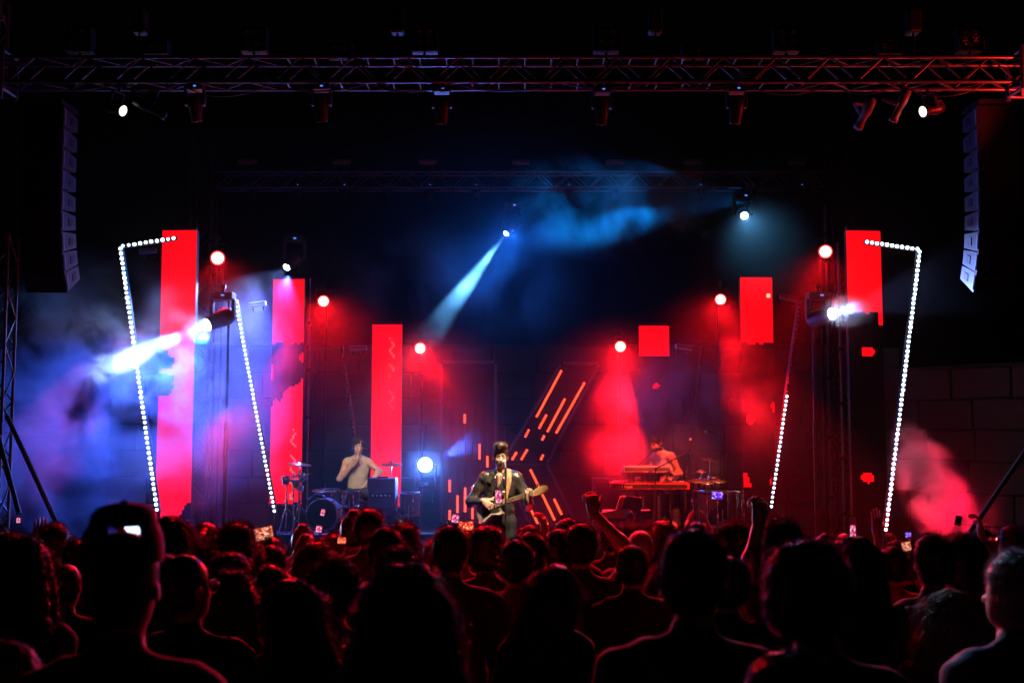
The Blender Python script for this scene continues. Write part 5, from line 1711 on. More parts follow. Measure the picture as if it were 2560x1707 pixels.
def keyboards():
    YB = 16.35
    M_RED = mat('red_lacquer', (0.55, 0.05, 0.04), 0.4, 0, 0.1)
    M_KW = mat('white_keys', (0.75, 0.75, 0.72), 0.35, 0, 0.05)
    M_SIL = mat('silver_paint', (0.42, 0.40, 0.40), 0.35, 0.3)
    M_LET = mat('lettering_pale', (0.7, 0.6, 0.6), 0.6)
    def kb(label, x0, x1, y0, d, h, mcol, tilt, white, text):
        a, b = P(*z3(x0, y0), YB), P(*z3(x1, y0), YB)
        w = b.x - a.x
        t = thing('keyboard', label, 'keyboard', TR((a.x + b.x) / 2, YB, a.z) @ RX(tilt), 'keyboards')
        obj('case', MB().box((0, d / 2, -h / 2), (w, d, h), 0, None, 0.008), t, None, mcol)
        obj('back_panel', MB().box((0, -0.003, -h * 0.55), (w * 0.94, 0.008, h * 0.55)), t, None, M_BLACK)
        nk = 52 if white else 36
        kw = w * 0.92 / nk
        km = MB().box((0, 0, 0), (kw * 0.92, 0.13, 0.014)).mesh('white_key', M_KW)
        for i in range(nk):
            obj('white_key', km, t, TR(-w * 0.46 + kw * (i + 0.5), d - 0.075, 0.008))
        bm_ = MB().box((0, 0, 0), (kw * 0.5, 0.08, 0.012)).mesh('black_key', M_PLAST)
        for i in range(nk - 1):
            if i % 7 not in (2, 6):
                obj('black_key', bm_, t, TR(-w * 0.46 + kw * (i + 1), d - 0.105, 0.020))
        obj('control_panel', MB().box((0, d * 0.28, 0.004), (w * 0.9, d * 0.38, 0.006)), t, None, M_BLACK)
        for i in range(10):
            obj('knob', MB().tube((-w * 0.4 + i * w * 0.085, d * 0.25, 0.006), (-w * 0.4 + i * w * 0.085, d * 0.25, 0.022), 0.008), t, None, M_SIL)
        if text:
            me = text_mesh(text, h * 0.62, M_LET)
            obj('lettering', me, t, TR(-w * 0.46, -0.0085, -h * 0.72) @ RX(90))
        return t, w
    kb('upper grey keyboard tilted toward the player on the right', 530, 1120, 655, 0.32, 0.10, M_SIL, -9, False, None)
    kb('long red lower keyboard with lettering on its back, right of stage', 385, 1345, 862, 0.33, 0.10, M_RED, 0, True, 'nord stage')
    c = P(*z3(880, 870), YB)
    t = thing('keyboard_stand', 'black column stand carrying both keyboards', 'stand', (c.x, YB + 0.16, DECK + 0.01))
    zu = P(*z3(880, 655), YB).z - DECK - 0.14; zl = P(*z3(880, 862), YB).z - DECK - 0.12
    for k in (-1, 1):
        obj('upright', MB().box((k * 0.12, 0, zu / 2 + 0.03), (0.05, 0.05, zu), 0, None, 0.006), t, None, M_BLACK)
        for z in (zu, zl):
            obj('support_arm', MB().box((k * 0.30, 0.0, z), (0.035, 0.34, 0.025)), t, None, M_BLACK)
        obj('cross_rail', MB().box((0, 0, (zu, zl)[k > 0] - 0.022), (0.66, 0.03, 0.02)), t, None, M_BLACK)
        for j in (-1, 1):
            obj('leg', MB().tube((k * 0.12, 0, 0.42), (k * 0.42, j * 0.30, 0.012), 0.015), t, None, M_BLACK)
    # vocal mic on a boom
    f, m, e = P(*z3(880, 1200), 16.1), P(*z3(930, 690), 16.1), P(*z3(1345, 480), 16.1)
    mic_stand('boom stand rising over the keyboards', (f.x, 16.1, DECK + 0.01), m, e + Vector((0.02, 0.05, 0.2)), boom=e)
    e2 = P(*z3(1660, 275), 16.9); m2 = P(*z3(1790, 470), 16.9)
    mic_stand('tall boom stand over the second drum kit', (m2.x, 16.9, DECK + 0.01), m2, e2 + Vector((-0.3, 0, 0.02)), boom=e2)
    e3 = P(*z3(905, 475), 16.4); m3 = P(*z3(650, 700), 16.4)
    mic_stand('boom stand reaching to the keyboard player\'s mouth', (m3.x, 16.4, DECK + 0.01), m3, e3 + Vector((0.2, 0.1, 0.0)), boom=e3)
    # amp and gear behind
    p = P(*z3(440, 560), 17.6)
    t = thing('speaker_cabinet', 'dark amplifier stack in the red smoke left of the keyboards', 'amplifier', (p.x, 17.6, DECK + 0.01))
    h = p.z - DECK
    obj('box', MB().box((0, 0, h * 0.4), (0.75, 0.4, h * 0.8 - 0.01), 0, None, 0.015), t, None, M_PLAST)
    obj('grille', MB().box((0, -0.203, h * 0.4), (0.66, 0.01, h * 0.7)), t, None, M_CURTAIN)
    obj('head_unit', MB().box((0.05, 0, h * 0.92), (0.45, 0.32, h * 0.22), 0, None, 0.012), t, None, M_PLAST)
    obj('handle', MB().tube((-0.06, 0, h * 1.04), (0.16, 0, h * 1.04), 0.012), t, None, M_BLACK)
    # orange topped small synthesizer on a folding stand
    a, b = P(*z3(255, 1250), 15.2), P(*z3(610, 1250), 15.2)
    M_OR = mat('orange_wood', (0.70, 0.22, 0.04), 0.5, 0, 0.15, 15)
    t = thing('synthesizer', 'orange ended small synthesizer with upright panel on a stand', 'synthesizer', ((a.x + b.x) / 2, 15.2, DECK + 0.01))
    z = a.z - DECK
    obj('end_cheek', MB().add([(-0.2, -0.1, z - 0.05), (0.2, -0.1, z - 0.05), (0.2, -0.1, z + 0.06), (0.02, -0.1, z + 0.06), (-0.2, -0.1, z + 0.025)] + [(-0.2, -0.06, z - 0.05), (0.2, -0.06, z - 0.05), (0.2, -0.06, z + 0.06), (0.02, -0.06, z + 0.06), (-0.2, -0.06, z + 0.025)],
                              [(0, 1, 2, 3, 4), (9, 8, 7, 6, 5)] + [(i, 5 + i, 5 + (i + 1) % 5, (i + 1) % 5) for i in range(5)]), t, None, M_OR)
    obj('end_cheek', MB().add([(0.0, -0.1, z + 0.061), (0.07, -0.1, z + 0.061), (0.14, -0.1, z + 0.235), (0.06, -0.1, z + 0.235)] + [(0.0, -0.06, z + 0.061), (0.07, -0.06, z + 0.061), (0.14, -0.06, z + 0.235), (0.06, -0.06, z + 0.235)],
                              [(0, 1, 2, 3), (7, 6, 5, 4)] + [(i, 4 + i, 4 + (i + 1) % 4, (i + 1) % 4) for i in range(4)]), t, None, M_OR)
    obj('keybed', MB().box((0.16, 0.03, z), (0.66, 0.16, 0.09), 0, None, 0.008), t, None, M_PLAST)
    obj('panel', MB().box((0.22, -0.04, z + 0.14), (0.28, 0.03, 0.19), 0, RY(8), 0.006), t, None, M_PLAST)
    for k in (-1, 1):
        obj('stand_tube', MB().tube((k * 0.3 + 0.1, 0, z - 0.05), (-k * 0.3 + 0.1, 0, 0.012), 0.014), t, None, M_BLACK)
        obj('stand_foot', MB().tube((k * 0.3 + 0.1, -0.2, 0.014), (k * 0.3 + 0.1, 0.25, 0.014), 0.013), t, None, M_BLACK)
keyboards()
# second kit, right of the keyboards
for lab, x, y, Y, r, tl in (('small upper cymbal of the right hand drum kit', 1590, 575, 17.0, 0.12, (8, 8)), ('cymbal left of the chrome rods, right hand kit', 1485, 718, 16.8, 0.085, (6, 0)),
                            ('low red lit cymbal of the right hand kit', 1430, 830, 16.6, 0.15, (8, 0)), ('low cymbal beside the LED strip, right hand kit', 1690, 832, 16.6, 0.13, (8, 0)), ('hi-hat cymbal in front of the right hand kit', 1560, 860, 16.3, 0.10, (4, 0))):
    p = P(*z3(x, y), Y); cymbal_stand(lab, p, DECK + 0.01, r, tl)
for lab, x, y, Y, r, dp in (('small tom of the right hand drum kit', 1530, 900, 16.9, 0.13, 0.2), ('larger tom of the right hand drum kit', 1640, 890, 17.0, 0.14, 0.22)):
    p = P(*z3(x, y), Y); drum('tom_drum', lab, TR(p.x, Y, p.z - dp / 2), r, dp, M_SHELL_D, M_DHEAD, 8, True, DECK + 0.01)
p = P(*z3(1690, 1150), 16.2)
drum('bass_drum', 'wide dark drum with chrome rods behind a raised phone', TR(p.x, 16.2, p.z - 0.26), 0.36, 0.48, M_SHELL_D, M_DHEADB, 16, True, DECK + 0.01)

# ------------------------------------------------------------------ crowd barrier along the stage
def barrier():
    for i in range(-6, 7):
        x = i * 1.0
        t = thing('crowd_barrier', 'steel crowd barrier section before the stage, %s from the left' % ordinal(i + 6), 'barrier', (x, 11.15, ground_z(11.15)), 'crowd barriers')
        obj('top_rail', MB().tube((-0.49, 0, 1.1), (0.49, 0, 1.1), 0.022), t, None, M_ALU)
        obj('panel', MB().box((0, 0, 0.58), (0.94, 0.012, 0.95)), t, None, M_ALU)
        for k in (-1, 1):
            obj('post', MB().tube((k * 0.48, 0, 0.02), (k * 0.48, 0, 1.1), 0.02), t, None, M_ALU)
            obj('strut', MB().tube((k * 0.44, 0.0, 0.9), (k * 0.44, 0.38, 0.03), 0.016), t, None, M_ALU)
        obj('foot_plate', MB().box((0, 0.12, 0.012), (0.96, 0.6, 0.015)), t, None, M_ALU)
barrier()
# ================================================================== the crowd
# prominent people, nearest first: label, centre x, top of the hair y (photograph pixels), distance, body, hair, shirt, hair colour, yaw
def Z4(x, y): return (x / 2.816, 1150 + y / 2.816)
def Z5(x, y): return (600 + x / 3.092, 1200 + y / 3.092)
def Z6(x, y): return (1150 + x / 3.093, 1200 + y / 3.093)
def Z7(x, y): return (1800 + x / 2.814, 1150 + y / 2.814)
hat_man = person('tall man in a cap seen from behind, large at lower left', 312, 1334, 2.6, 'man', 'buzz', 'black', 'black', 0, 0.0)
person('long haired person from behind, large dark shape at bottom centre', 1018, 1388, 2.55, 'woman', 'long_wavy', 'black', 'black', 4, 0.045)
person('short haired man with broad shoulders, large at lower right of centre', 1733, 1312, 2.95, 'man_broad', 'short', 'navy', 'black', -14, 0.02)
person('bushy haired person, large dark head at lower right', 2030, 1345, 2.9, 'man_right', 'bushy', 'black', 'black', -8, 0.04)
person('red rimmed head cut by the bottom edge, lower right', 1970, 1620, 2.3, 'woman', 'bushy', 'black', 'black', 0, 0.04)
person('man with cropped hair and bluish rim light at the right edge', 2537, 1368, 3.4, 'man_left', 'short', 'navy', 'grey', 10, 0.02)
person('long haired woman with pale lit hair, bowed at lower right', 2356, 1463, 4.3, 'woman_tilt', 'long', 'black', 'fair', 8, 0.025)
person('curly long haired person at the left edge', 62, 1331, 4.2, 'woman', 'long_wavy', 'black', 'black', -5, 0.045)
person('bare headed man looking right, beside the man in the cap', 470, 1383, 3.9, 'man_right', 'buzz', 'black', 'black', 0, 0.01)
person('long haired woman with red lit hair falling over her back, left of centre', 584, 1416, 4.6, 'woman', 'long_wavy', 'black', 'brown', 0, 0.045)
person('dark bobbed head in front of the red curly one, left of centre', 742, 1440, 4.1, 'woman_left', 'long', 'black', 'black', 0, 0.025)
person('short wavy haired head with bright red rim, left of centre', 838, 1391, 4.7, 'man', 'curly', 'red', 'black', -8, 0.05)
person('curly haired woman with glowing red outline, left of centre', 790, 1345, 6.0, 'woman', 'long_wavy', 'black', 'brown', 6, 0.045)
person('round headed man with visible ears below the red cabinet', 967, 1312, 5.6, 'man', 'short', 'grey', 'black', 0, 0.02)
person('red haired person half hidden behind the large centre head', 998, 1360, 5.0, 'woman', 'curly', 'black', 'brown', 10, 0.05)
person('spectator right under the drummer with a red neck rim', 925, 1266, 7.2, 'man', 'short', 'black', 'black', -20, 0.02, (1.45, 2.1))
person('woman with a hair bun right of the bass drum', 884, 1262, 7.8, 'woman', 'bun', 'grey', 'black', 12, 0.06, (1.45, 2.1))
person('square headed man left of centre below the percussion', 683, 1357, 6.6, 'man', 'short', 'black', 'black', 0, 0.02)
person('flat haired head in front of the square headed man', 682, 1408, 5.4, 'man', 'short', 'black', 'black', 14, 0.02)
person('red lit round head left of the square headed man', 616, 1347, 6.4, 'man', 'curly', 'red', 'brown', 0, 0.05)
person('tilted red lit head behind the long haired woman', 563, 1373, 5.7, 'woman_tilt', 'bushy', 'black', 'brown', 0, 0.04)
person('spiky haired man right of the capped man', 594, 1297, 6.1, 'man', 'spiky', 'black', 'black', 0, 0.045)
person('dark head between the cap and the spiky haired man', 517, 1302, 6.4, 'woman', 'ponytail', 'black', 'black', 6, 0.02)
person('woman with parted hair just right of the cap', 432, 1285, 5.6, 'woman', 'long', 'black', 'black', 0, 0.025)
person('low red lit head right of the cap', 479, 1345, 5.9, 'man_left', 'curly', 'black', 'black', 0, 0.05)
person('bald round head left of the capped man', 167, 1408, 5.6, 'man', 'buzz', 'black', 'black', 0, 0.01)
person('pale rimmed head left of the capped man, upper', 140, 1303, 7.4, 'man', 'short', 'grey', 'black', 0, 0.02)
person('pale rimmed short head against the left smoke', 188, 1344, 7.0, 'man_left', 'short', 'navy', 'black', 0, 0.02)
person('red lit head at the lower left edge', 20, 1600, 3.0, 'woman', 'bushy', 'black', 'black', 0, 0.04)
person('spectator with raised fist in front of the red smoke', 1452, 1303, 6.2, 'fist_right', 'short', 'black', 'black', 4, 0.02)
person('spectator whose raised wrist is lit blue, right of centre', 1815, 1385, 4.7, 'fist_high', 'short', 'black', 'black', 2, 0.02)
person('spiky haired man with pale rim, right', 1952, 1289, 5.0, 'man', 'spiky', 'grey', 'black', 0, 0.045)
person('small violet rimmed head left of the bushy haired person', 1905, 1385, 5.6, 'man_left', 'short', 'black', 'black', 0, 0.02)
person('dark long haired head right of the bushy haired person', 2137, 1335, 5.0, 'woman', 'long', 'black', 'black', 0, 0.025)
person('man with narrow dark head, right side', 2330, 1329, 5.0, 'man', 'short', 'grey', 'black', 0, 0.02)
person('woman beside the narrow headed man, right side', 2402, 1331, 5.2, 'woman', 'bushy', 'red', 'black', 0, 0.04)
person('red shirted spectator with bent raised arm, right', 2230, 1360, 6.6, 'fist_left', 'short', 'red', 'black', 0, 0.02)
person('dark haired head right under the singer', 1216, 1310, 6.4, 'man', 'bushy', 'black', 'black', 0, 0.04)
person('spectator under the guitar headstock', 1327, 1307, 7.4, 'man', 'short', 'black', 'black', 0, 0.02)
person('narrow dark head below the K sign', 1395, 1317, 6.3, 'man', 'short', 'black', 'black', 6, 0.02)
person('head right of the K sign foot with red edge', 1414, 1290, 7.6, 'man_left', 'short', 'black', 'black', 0, 0.02)
person('woman with tilted head and red lit hair, right of the centre silhouette', 1372, 1403, 4.7, 'woman_tilt', 'long', 'black', 'brown', -4, 0.025)
person('small round head left of the tilted woman', 1291, 1343, 5.6, 'man', 'short', 'grey', 'black', 0, 0.02)
person('grey shirted head behind the small round one', 1334, 1325, 6.0, 'man_right', 'short', 'grey', 'black', 0, 0.02)
person('fuzzy red rimmed head below the orange synthesizer, left', 1526, 1303, 8.8, 'man', 'short', 'black', 'black', 0, 0.02)
person('fuzzy red rimmed head below the orange synthesizer, right', 1569, 1302, 7.8, 'man', 'curly', 'black', 'brown', 0, 0.05)
person('head with blue left rim and red right rim below the keyboards', 1600, 1324, 6.9, 'man', 'buzz', 'black', 'grey', 0, 0.01)
person('dark head in front of the blue and red rimmed one', 1578, 1357, 6.0, 'man', 'short', 'black', 'black', 4, 0.02)
person('long haired woman under the keyboard player', 1655, 1298, 7.6, 'woman', 'long', 'red', 'black', 0, 0.025)
person('woman holding a phone with both hands left of the singer', 1155, 1322, 7.4, 'phone_two', 'ponytail', 'grey', 'fair', -6, 0.02)
person('person raising a phone right in front of the singer', 1268, 1352, 7.0, 'phone_high', 'short', 'black', 'black', -4, 0.02)
person('clapping spectator with hands over the head, right of centre', 1762, 1340, 7.8, 'clap', 'short', 'black', 'black', 0, 0.02)
person('spectator with open raised hand at right', 2110, 1330, 7.6, 'open_hand', 'ponytail', 'grey', 'brown', 0, 0.02)
person('spectator raising a phone hand at far right', 2412, 1352, 7.4, 'phone_high', 'short', 'olive', 'black', 2, 0.02)
person('woman filming with a phone behind the cap, left', 640, 1338, 7.8, 'phone_two', 'bun', 'black', 'black', 0, 0.06)
person('man filming with one hand at right', 2240, 1345, 8.2, 'phone_one', 'short', 'black', 'black', 0, 0.02)

# cap of the tall man
def cap_hat():
    M = PMAT[hat_man.name] @ HEADM['man']
    t = thing('cap', 'dark flat topped cap on the tall man at lower left', 'cap', M)
    M_CAP = mat('cap_cloth', (0.02, 0.022, 0.03), 0.8, 0, 0.2, 40, 0.2)
    n = 28
    mb = MB()
    C0 = TR(0, -0.010, 0) @ Matrix.Scale(1.12, 4, (0, 1, 0))
    mb.lathe([(0.073, 0.250), (0.075, 0.260), (0.072, 0.276), (0.060, 0.291), (0.035, 0.300), (0.001, 0.302)], n, 0, C0)
    obj('crown', mb, t, None, M_CAP)
    # side walls carry the crown; the arched gap stays open for the added floor light, the strap runs below it
    def wall(a0, a1, zr, name):
        mb = MB(); k = 10; vs_ = []
        for i in range(k + 1):
            a = rad(a0 + (a1 - a0) * i / k)
            for z, r in zr:
                vs_.append((r * math.cos(a), -0.010 + 1.12 * r * math.sin(a), z))
        m_ = len(zr)
        mb.add(vs_, [(m_ * i + q, m_ * i + q + 1, m_ * (i + 1) + q + 1, m_ * (i + 1) + q) for i in range(k) for q in range(m_ - 1)], 0, True)
        obj(name, mb, t, None, M_CAP)
    for s_ in (0, 180):
        wall(s_ - 44, s_ + 44, ((0.165, 0.092), (0.20, 0.092), (0.232, 0.086), (0.256, 0.075)), 'side_panel')
    wall(-142, -38, ((0.165, 0.090), (0.185, 0.089)), 'strap')
    wall(38, 142, ((0.165, 0.090), (0.20, 0.088)), 'sweat_band')
    obj('button', MB().lathe([(0.001, 0.310), (0.008, 0.307), (0.009, 0.301)], 10, 0, TR(0, -0.01, 0)), t, None, M_CAP)
    mb = MB(); vs_ = []; k = 14
    for i in range(k + 1):
        a = rad(30 + 120 * i / k)
        vs_ += [(0.092 * math.cos(a), -0.01 + 0.1 * math.sin(a), 0.175), (0.105 * math.cos(a), 0.02 + 0.145 * math.sin(a), 0.165)]
    mb.add(vs_, [(2 * i, 2 * i + 1, 2 * i + 3, 2 * i + 2) for i in range(k)], 0, True)
    mb.add([(x, y, z - 0.004) for x, y, z in vs_], [(2 * i + 2, 2 * i + 3, 2 * i + 1, 2 * i) for i in range(k)], 0, True)
    obj('brim', mb, t, None, M_CAP)
cap_hat()
def glasses():
    t0 = [p for p in PEOPLE if 'looking right' in p[3]['label']][0][3]
    t = thing('eyeglasses', 'glasses catching red light on the bare headed man', 'glasses', PMAT[t0.name] @ HEADM['man_right'])
    for k in (-1, 1):
        obj('lens', MB().lathe([(0.001, 0), (0.024, 0)], 14, 0, TR(k * 0.033, 0.108, 0.105) @ RX(90)), t, None, M_GLASS_OFF)
        obj('rim', MB().lathe([(0.024, -0.002), (0.0275, -0.002), (0.0275, 0.002), (0.024, 0.002)], 16, 0, TR(k * 0.033, 0.108, 0.105) @ RX(90)), t, None, M_CHROME)
        obj('temple', MB().tube((k * 0.06, 0.105, 0.108), (k * 0.083, -0.01, 0.105), 0.002), t, None, M_CHROME)
    obj('bridge', MB().tube((-0.01, 0.11, 0.108), (0.01, 0.11, 0.108), 0.002), t, None, M_CHROME)
glasses()

# filler spectators: rows that fill the space between the people above
def fill():
    r = random.Random(5)
    rows = []
    hairs = ['short', 'short', 'short', 'curly', 'bushy', 'long', 'ponytail', 'buzz', 'spiky', 'bun', 'long_wavy']
    hname = {'short': 'short haired', 'curly': 'curly haired', 'bushy': 'bushy haired', 'long': 'long haired', 'ponytail': 'ponytailed', 'buzz': 'crop haired', 'spiky': 'spiky haired', 'bun': 'bun wearing', 'long_wavy': 'wavy haired'}
    where = ['row nearest the stage', 'second row from stage', 'third row from stage', 'fourth row from stage', 'fifth row from stage', 'sixth row from stage', 'seventh row from stage']
    for ri, D in enumerate((10.5, 9.7, 8.9, 8.2, 7.3, 6.5, 5.6)):
        half = 1280 / FPX * D
        x = -half - 0.2 + r.random() * 0.3
        row = []
        while x < half + 0.3:
            px = 1280 + x / D * FPX
            d = D + r.uniform(-0.25, 0.25)
            H = r.choice((1.58, 1.62, 1.66, 1.70, 1.74, 1.78))
            # keep clear of the people placed by hand
            ok = all(abs(px - q[0]) * d / FPX > 0.27 or abs(q[2] - d) > 0.32 for q in PEOPLE)
            if 265 < px < 410 and d > 3.5: ok = ok and H < 1.60
            if ok: row.append((px, d, H))
            x += r.uniform(0.38, 0.56)
        for i, (px, d, H) in enumerate(row):
            z = ground_z(d) + H
            py = 1075 + (CAMZ - z) / d * FPX
            hr = r.choice(hairs)
            fem = hr in ('long', 'ponytail', 'bun', 'long_wavy')
            var = r.choice(('woman', 'woman_left', 'woman_tilt')) if fem else r.choice(('man', 'man', 'man_left', 'man_right', 'man_broad'))
            if ri < 5 and r.random() < 0.10: var = r.choice(('open_hand', 'fist_left', 'clap', 'fist_right', 'phone_one'))
            sh = r.choice(('black', 'black', 'black', 'navy', 'grey', 'grey', 'red', 'white', 'olive'))
            person('%s spectator in %s top, %s from left, %s' % (hname[hr], sh, ordinal(i), where[ri]), px, py, d, var, hr, sh, r.choice(('black', 'black', 'brown')), r.uniform(-14, 14), 0.02)
fill()

# ------------------------------------------------------------------ phones
def screen_mat(name, c1, c2, c3, strength, scale=9.0, seed=0):
    m = bpy.data.materials.new(name); m.use_nodes = True
    n = m.node_tree.nodes; L = m.node_tree.links
    n.remove(n['Principled BSDF'])
    tc = n.new('ShaderNodeTexCoord'); mp = n.new('ShaderNodeMapping'); mp.inputs['Location'].default_value = (seed, seed * 2, 0)
    L.new(tc.outputs['Generated'], mp.inputs['Vector'])
    nz = n.new('ShaderNodeTexNoise'); nz.inputs['Scale'].default_value = scale * 0.6; nz.inputs['Detail'].default_value = 3
    L.new(mp.outputs[0], nz.inputs['Vector'])
    cr = n.new('ShaderNodeValToRGB')
    e = cr.color_ramp.elements
    e[0].position = 0.38; e[0].color = (*c1, 1); e[1].position = 0.66; e[1].color = (*c3, 1)
    k = e.new(0.52); k.color = (*c2, 1)
    L.new(nz.outputs['Fac'], cr.inputs[0])
    em = n.new('ShaderNodeEmission'); em.inputs['Strength'].default_value = strength
    L.new(cr.outputs[0], em.inputs['Color'])
    L.new(em.outputs[0], n['Material Output'].inputs['Surface'])
    return m
def phone(label, x, y, D, w, h, mt_, roll=0, tilt=0):
    """x, y: centre in photograph pixels, w, h in pixels"""
    c = P(x, y, D); k = D / FPX
    W_, H_ = w * k, h * k
    t = thing('phone', label, 'phone', Matrix.Translation(c) @ RY(roll) @ RX(tilt), 'raised phones')
    obj('case', MB().box((0, 0.005, 0), (W_ + 0.010, 0.009, H_ + 0.012), 0, None, 0.003), t, None, M_PLAST)
    obj('screen', MB().add([(-W_ / 2, -0.0008, -H_ / 2), (W_ / 2, -0.0008, -H_ / 2), (W_ / 2, -0.0008, H_ / 2), (-W_ / 2, -0.0008, H_ / 2)], [(0, 1, 2, 3)]), t, None, mt_)
    obj('camera_lens', MB().tube((W_ * 0.3, 0.0095, H_ * 0.35), (W_ * 0.3, 0.0115, H_ * 0.35), 0.005), t, None, M_GLASS_OFF)
SA = screen_mat('screen_pink', (0.25, 0.01, 0.12), (0.9, 0.08, 0.25), (1, 0.75, 0.85), 1.3, 9, 1)
SB = screen_mat('screen_red', (0.35, 0.0, 0.0), (1.0, 0.03, 0.02), (1, 0.7, 0.3), 1.2, 11, 5)
SCb = screen_mat('screen_blue', (0.02, 0.0, 0.35), (0.25, 0.05, 0.9), (0.8, 0.7, 1.0), 1.3, 8, 9)
SD = screen_mat('screen_orange', (0.25, 0.02, 0.01), (0.9, 0.18, 0.08), (1, 0.75, 0.6), 1.0, 14, 3)
SG = screen_mat('screen_white', (0.4, 0.6, 0.4), (0.8, 1, 0.75), (1, 1, 1), 1.2, 5, 2)
PHS = [('phone held upright in front of the guitar showing a pink screen', *z2(905, 1112), 7.1 - 0.3, 14, 31, SA, -3), ('pale pink phone screen left of the singer', *z2(408, 1365), 7.15, 16, 19, SA, 10), ('landscape phone with red screen left of the singer', *z2(532, 1450), 7.0, 36, 22, SB, -2),
       ('bright violet phone screen over the dark wide drum', *z3(1683, 1018), 8.0, 27, 18, SCb, 3), ('landscape phone with orange screen, left of the bass drum', *Z5(185, 410), 7.2, 44, 30, SD, -12), ('small pale phone screen under the bass drum', *Z5(610, 378), 8.6, 14, 15, SA, 8),
       ('tiny phone screen in front of the bass drum', *Z5(640, 250), 9.0, 9, 15, SA, 12), ('small red phone screen behind the curly woman', *Z5(787, 465), 6.9, 20, 15, SB, 2), ('upright pink phone at right below the far column', *Z7(935, 500), 7.4, 13, 29, SA, 0),
       ('tiny phone with orange picture at right', *Z7(1312, 605), 7.2, 22, 22, SD, -12), ('tiny violet phone screen at right above the orange one', *Z7(1325, 525), 7.4, 13, 11, SCb, 0), ('narrow pale green lit screen under the glitching column', *z1(1846, 1365), 10.2, 7, 20, SG, 0),
       ('small pale phone at the left edge of the crowd', *Z4(130, 422), 8.5, 9, 12, SA, 0), ('phone held up by the hand at far right', *Z7(1678, 425), 7.2, 13, 20, M_GLASS_OFF, 12)]
for lab, x, y, D, w, h, m_, rl in PHS:
    phone(lab, x, y, D, w, h, m_, rl)
# ================================================================== smoke and haze on the stage
def smoke_material(name, density, scale, lo, hi, detail=4.0, aniso=0.2, color=(1, 1, 1), distort=0.6, seed=0.0, stretch=(1, 1, 1), step=None):
    m = bpy.data.materials.new(name)
    m.use_nodes = True
    n = m.node_tree.nodes; L = m.node_tree.links
    n.remove(n['Principled BSDF'])
    v = n.new('ShaderNodeVolumeScatter')
    v.inputs['Color'].default_value = (*color, 1)
    v.inputs['Anisotropy'].default_value = aniso
    tc = n.new('ShaderNodeTexCoord')
    mp = n.new('ShaderNodeMapping')
    mp.inputs['Location'].default_value = (seed, seed * 1.7, seed * 0.3)
    mp.inputs['Scale'].default_value = stretch
    L.new(tc.outputs['Object'], mp.inputs['Vector'])
    nz = n.new('ShaderNodeTexNoise')
    nz.inputs['Scale'].default_value = scale
    nz.inputs['Detail'].default_value = detail
    nz.inputs['Roughness'].default_value = 0.55
    nz.inputs['Distortion'].default_value = distort
    L.new(mp.outputs[0], nz.inputs['Vector'])
    mr = n.new('ShaderNodeMapRange')
    mr.interpolation_type = 'SMOOTHSTEP'
    mr.inputs['From Min'].default_value = lo
    mr.inputs['From Max'].default_value = hi
    L.new(nz.outputs['Fac'], mr.inputs['Value'])
    # soft ellipsoid falloff from the object's own generated box (-1..1)
    g = n.new('ShaderNodeVectorMath'); g.operation = 'MULTIPLY_ADD'
    g.inputs[1].default_value = (2, 2, 2); g.inputs[2].default_value = (-1, -1, -1)
    L.new(tc.outputs['Generated'], g.inputs[0])
    ln = n.new('ShaderNodeVectorMath'); ln.operation = 'LENGTH'
    L.new(g.outputs[0], ln.inputs[0])
    fo = n.new('ShaderNodeMapRange'); fo.interpolation_type = 'SMOOTHSTEP'
    fo.inputs['From Min'].default_value = 0.98; fo.inputs['From Max'].default_value = 0.25
    L.new(ln.outputs['Value'], fo.inputs['Value'])
    mu = n.new('ShaderNodeMath'); mu.operation = 'MULTIPLY'
    L.new(mr.outputs['Result'], mu.inputs[0]); L.new(fo.outputs['Result'], mu.inputs[1])
    m2 = n.new('ShaderNodeMath'); m2.operation = 'MULTIPLY'; m2.inputs[1].default_value = density
    L.new(mu.outputs[0], m2.inputs[0])
    L.new(m2.outputs[0], v.inputs['Density'])
    L.new(v.outputs[0], n['Material Output'].inputs['Volume'])
    m.cycles.volume_step_rate = step or 0.55
    return m
def smoke(name, label, c, dims, mt, rot=(0, 0, 0)):
    bm = bmesh.new()
    bmesh.ops.create_icosphere(bm, subdivisions=2, radius=1.0)
    for v in bm.verts:
        v.co = Vector((v.co.x * dims[0] / 2, v.co.y * dims[1] / 2, v.co.z * dims[2] / 2))
    me = bpy.data.meshes.new(name); bm.to_mesh(me); bm.free()
    me.materials.append(mt)
    o = obj(name, me, None, Matrix.Translation(Vector(c)) @ RZ(rot[2]) @ RY(rot[1]) @ RX(rot[0]))
    o['kind'] = 'stuff'
    tag(o, label, 'smoke')
    return o
smoke('smoke_cloud', 'big billowing blue smoke bank at far left', Q(200, 930, 14.7), (5.2, 2.2, 4.6), smoke_material('smoke_left', 0.9, 1.2, 0.42, 0.70, 6, 0.15, seed=3.1))
smoke('smoke_cloud', 'violet smoke between the two left columns', Q(540, 920, 16.2), (2.3, 1.2, 4.8), smoke_material('smoke_violet', 0.65, 0.9, 0.36, 0.72, 5, 0.15, seed=17.9))
smoke('smoke_cloud', 'violet haze drifting above the drummer', Q(960, 680, 17.4), (6.4, 2.0, 3.4), smoke_material('smoke_mid', 0.26, 0.75, 0.42, 0.74, 5, 0.15, seed=8.7))
smoke('smoke_cloud', 'blue smoke puff high right of centre stage', Q(1400, 465, 17.0), (4.4, 1.4, 2.1), smoke_material('smoke_top', 1.0, 1.05, 0.40, 0.72, 6, 0.1, seed=12.4), (0, -6, 0))
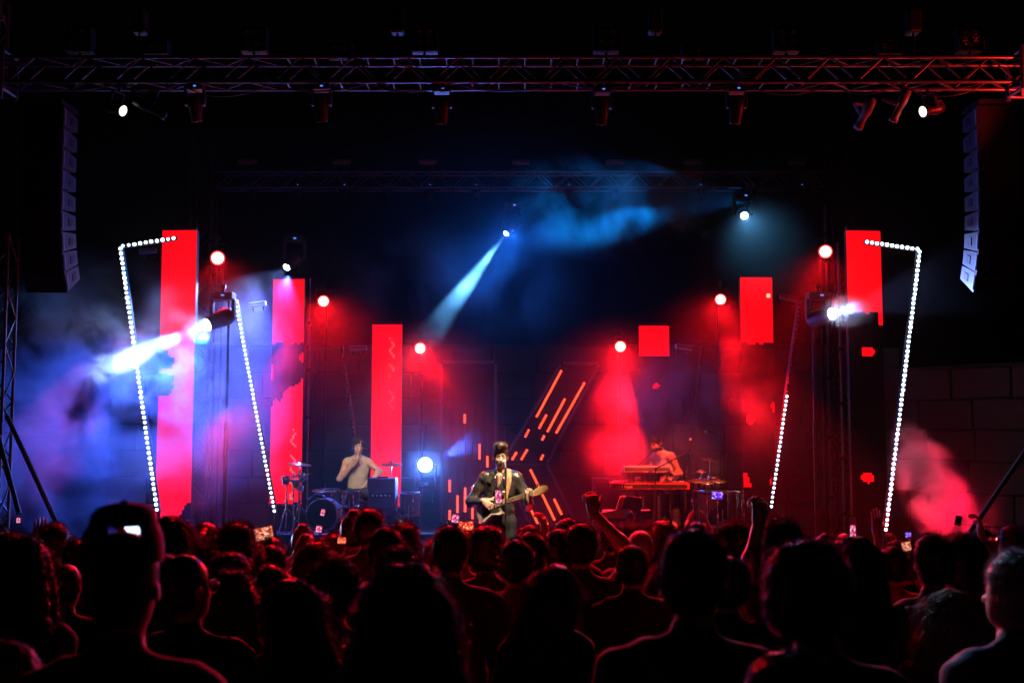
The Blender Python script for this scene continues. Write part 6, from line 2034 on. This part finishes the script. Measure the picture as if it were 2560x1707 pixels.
smoke('smoke_cloud', 'small wispy blue smoke puff trailing toward the cyan light', Q(1560, 492, 17.2), (1.8, 0.9, 0.9), smoke_material('smoke_wisp', 1.8, 2.2, 0.44, 0.68, 6, 0.1, seed=2.4), (0, 25, 0))
smoke('smoke_cloud', 'red lit smoke drifting behind the keyboard player', Q(1600, 980, 16.8), (4.8, 2.2, 3.2), smoke_material('smoke_right', 0.60, 0.95, 0.40, 0.72, 5, 0.15, seed=20.3))
smoke('smoke_plume', 'pink and white smoke plume jetting up at far right', Q(2145, 1125, 13.6), (1.0, 0.8, 2.0), smoke_material('smoke_plume', 6.0, 1.9, 0.42, 0.64, 6, 0.1, distort=1.2, seed=5.9), (0, -26, 0))
smoke('smoke_cloud', 'broken white smoke streaks in the beam across the far left column', Q(285, 828, 14.2), (4.6, 1.5, 1.5), smoke_material('smoke_streak', 1.9, 2.9, 0.46, 0.61, 6, 0.15, seed=41.0), (0, 24, 0))
smoke('smoke_cloud', 'faint smoke added for the blue halo around the glaring floor light', Q(1010, 1050, 17.4), (2.0, 1.2, 1.5), smoke_material('smoke_halo', 0.4, 1.6, 0.34, 0.75, 4, 0.1, seed=27.0))  # puff added so the floor light gets a halo
smoke('smoke_cloud', 'small white smoke puff lit by the right moving light', Q(1945, 716, 14.6), (0.9, 0.6, 0.55), smoke_material('smoke_puff', 3.0, 3.0, 0.36, 0.62, 5, 0.1, seed=33.0))
smoke('smoke_cloud', 'bright smoke wisp right at the blazing left moving light', Q(462, 752, 14.85), (1.3, 0.5, 0.5), smoke_material('smoke_jet', 2.0, 3.4, 0.30, 0.62, 4, 0.1, seed=51.0), (0, 24, 0))
def stage_haze():
    m = bpy.data.materials.new('stage_haze')
    m.use_nodes = True
    n = m.node_tree.nodes
    n.remove(n['Principled BSDF'])
    v = n.new('ShaderNodeVolumePrincipled')
    v.inputs['Color'].default_value = (1, 1, 1, 1)
    v.inputs['Density'].default_value = 0.0035
    v.inputs['Anisotropy'].default_value = 0.72
    m.node_tree.links.new(v.outputs[0], n['Material Output'].inputs['Volume'])
    m.cycles.homogeneous_volume = True
    o = obj('stage_haze', MB().box((0, 16.5, 4.4), (15.5, 7.6, 6.0)), None, None, m)
    o['kind'] = 'stuff'
    tag(o, 'thin smoke haze hanging over the stage', 'haze')
stage_haze()
# pink spill on the plume comes from the added red floor wash light
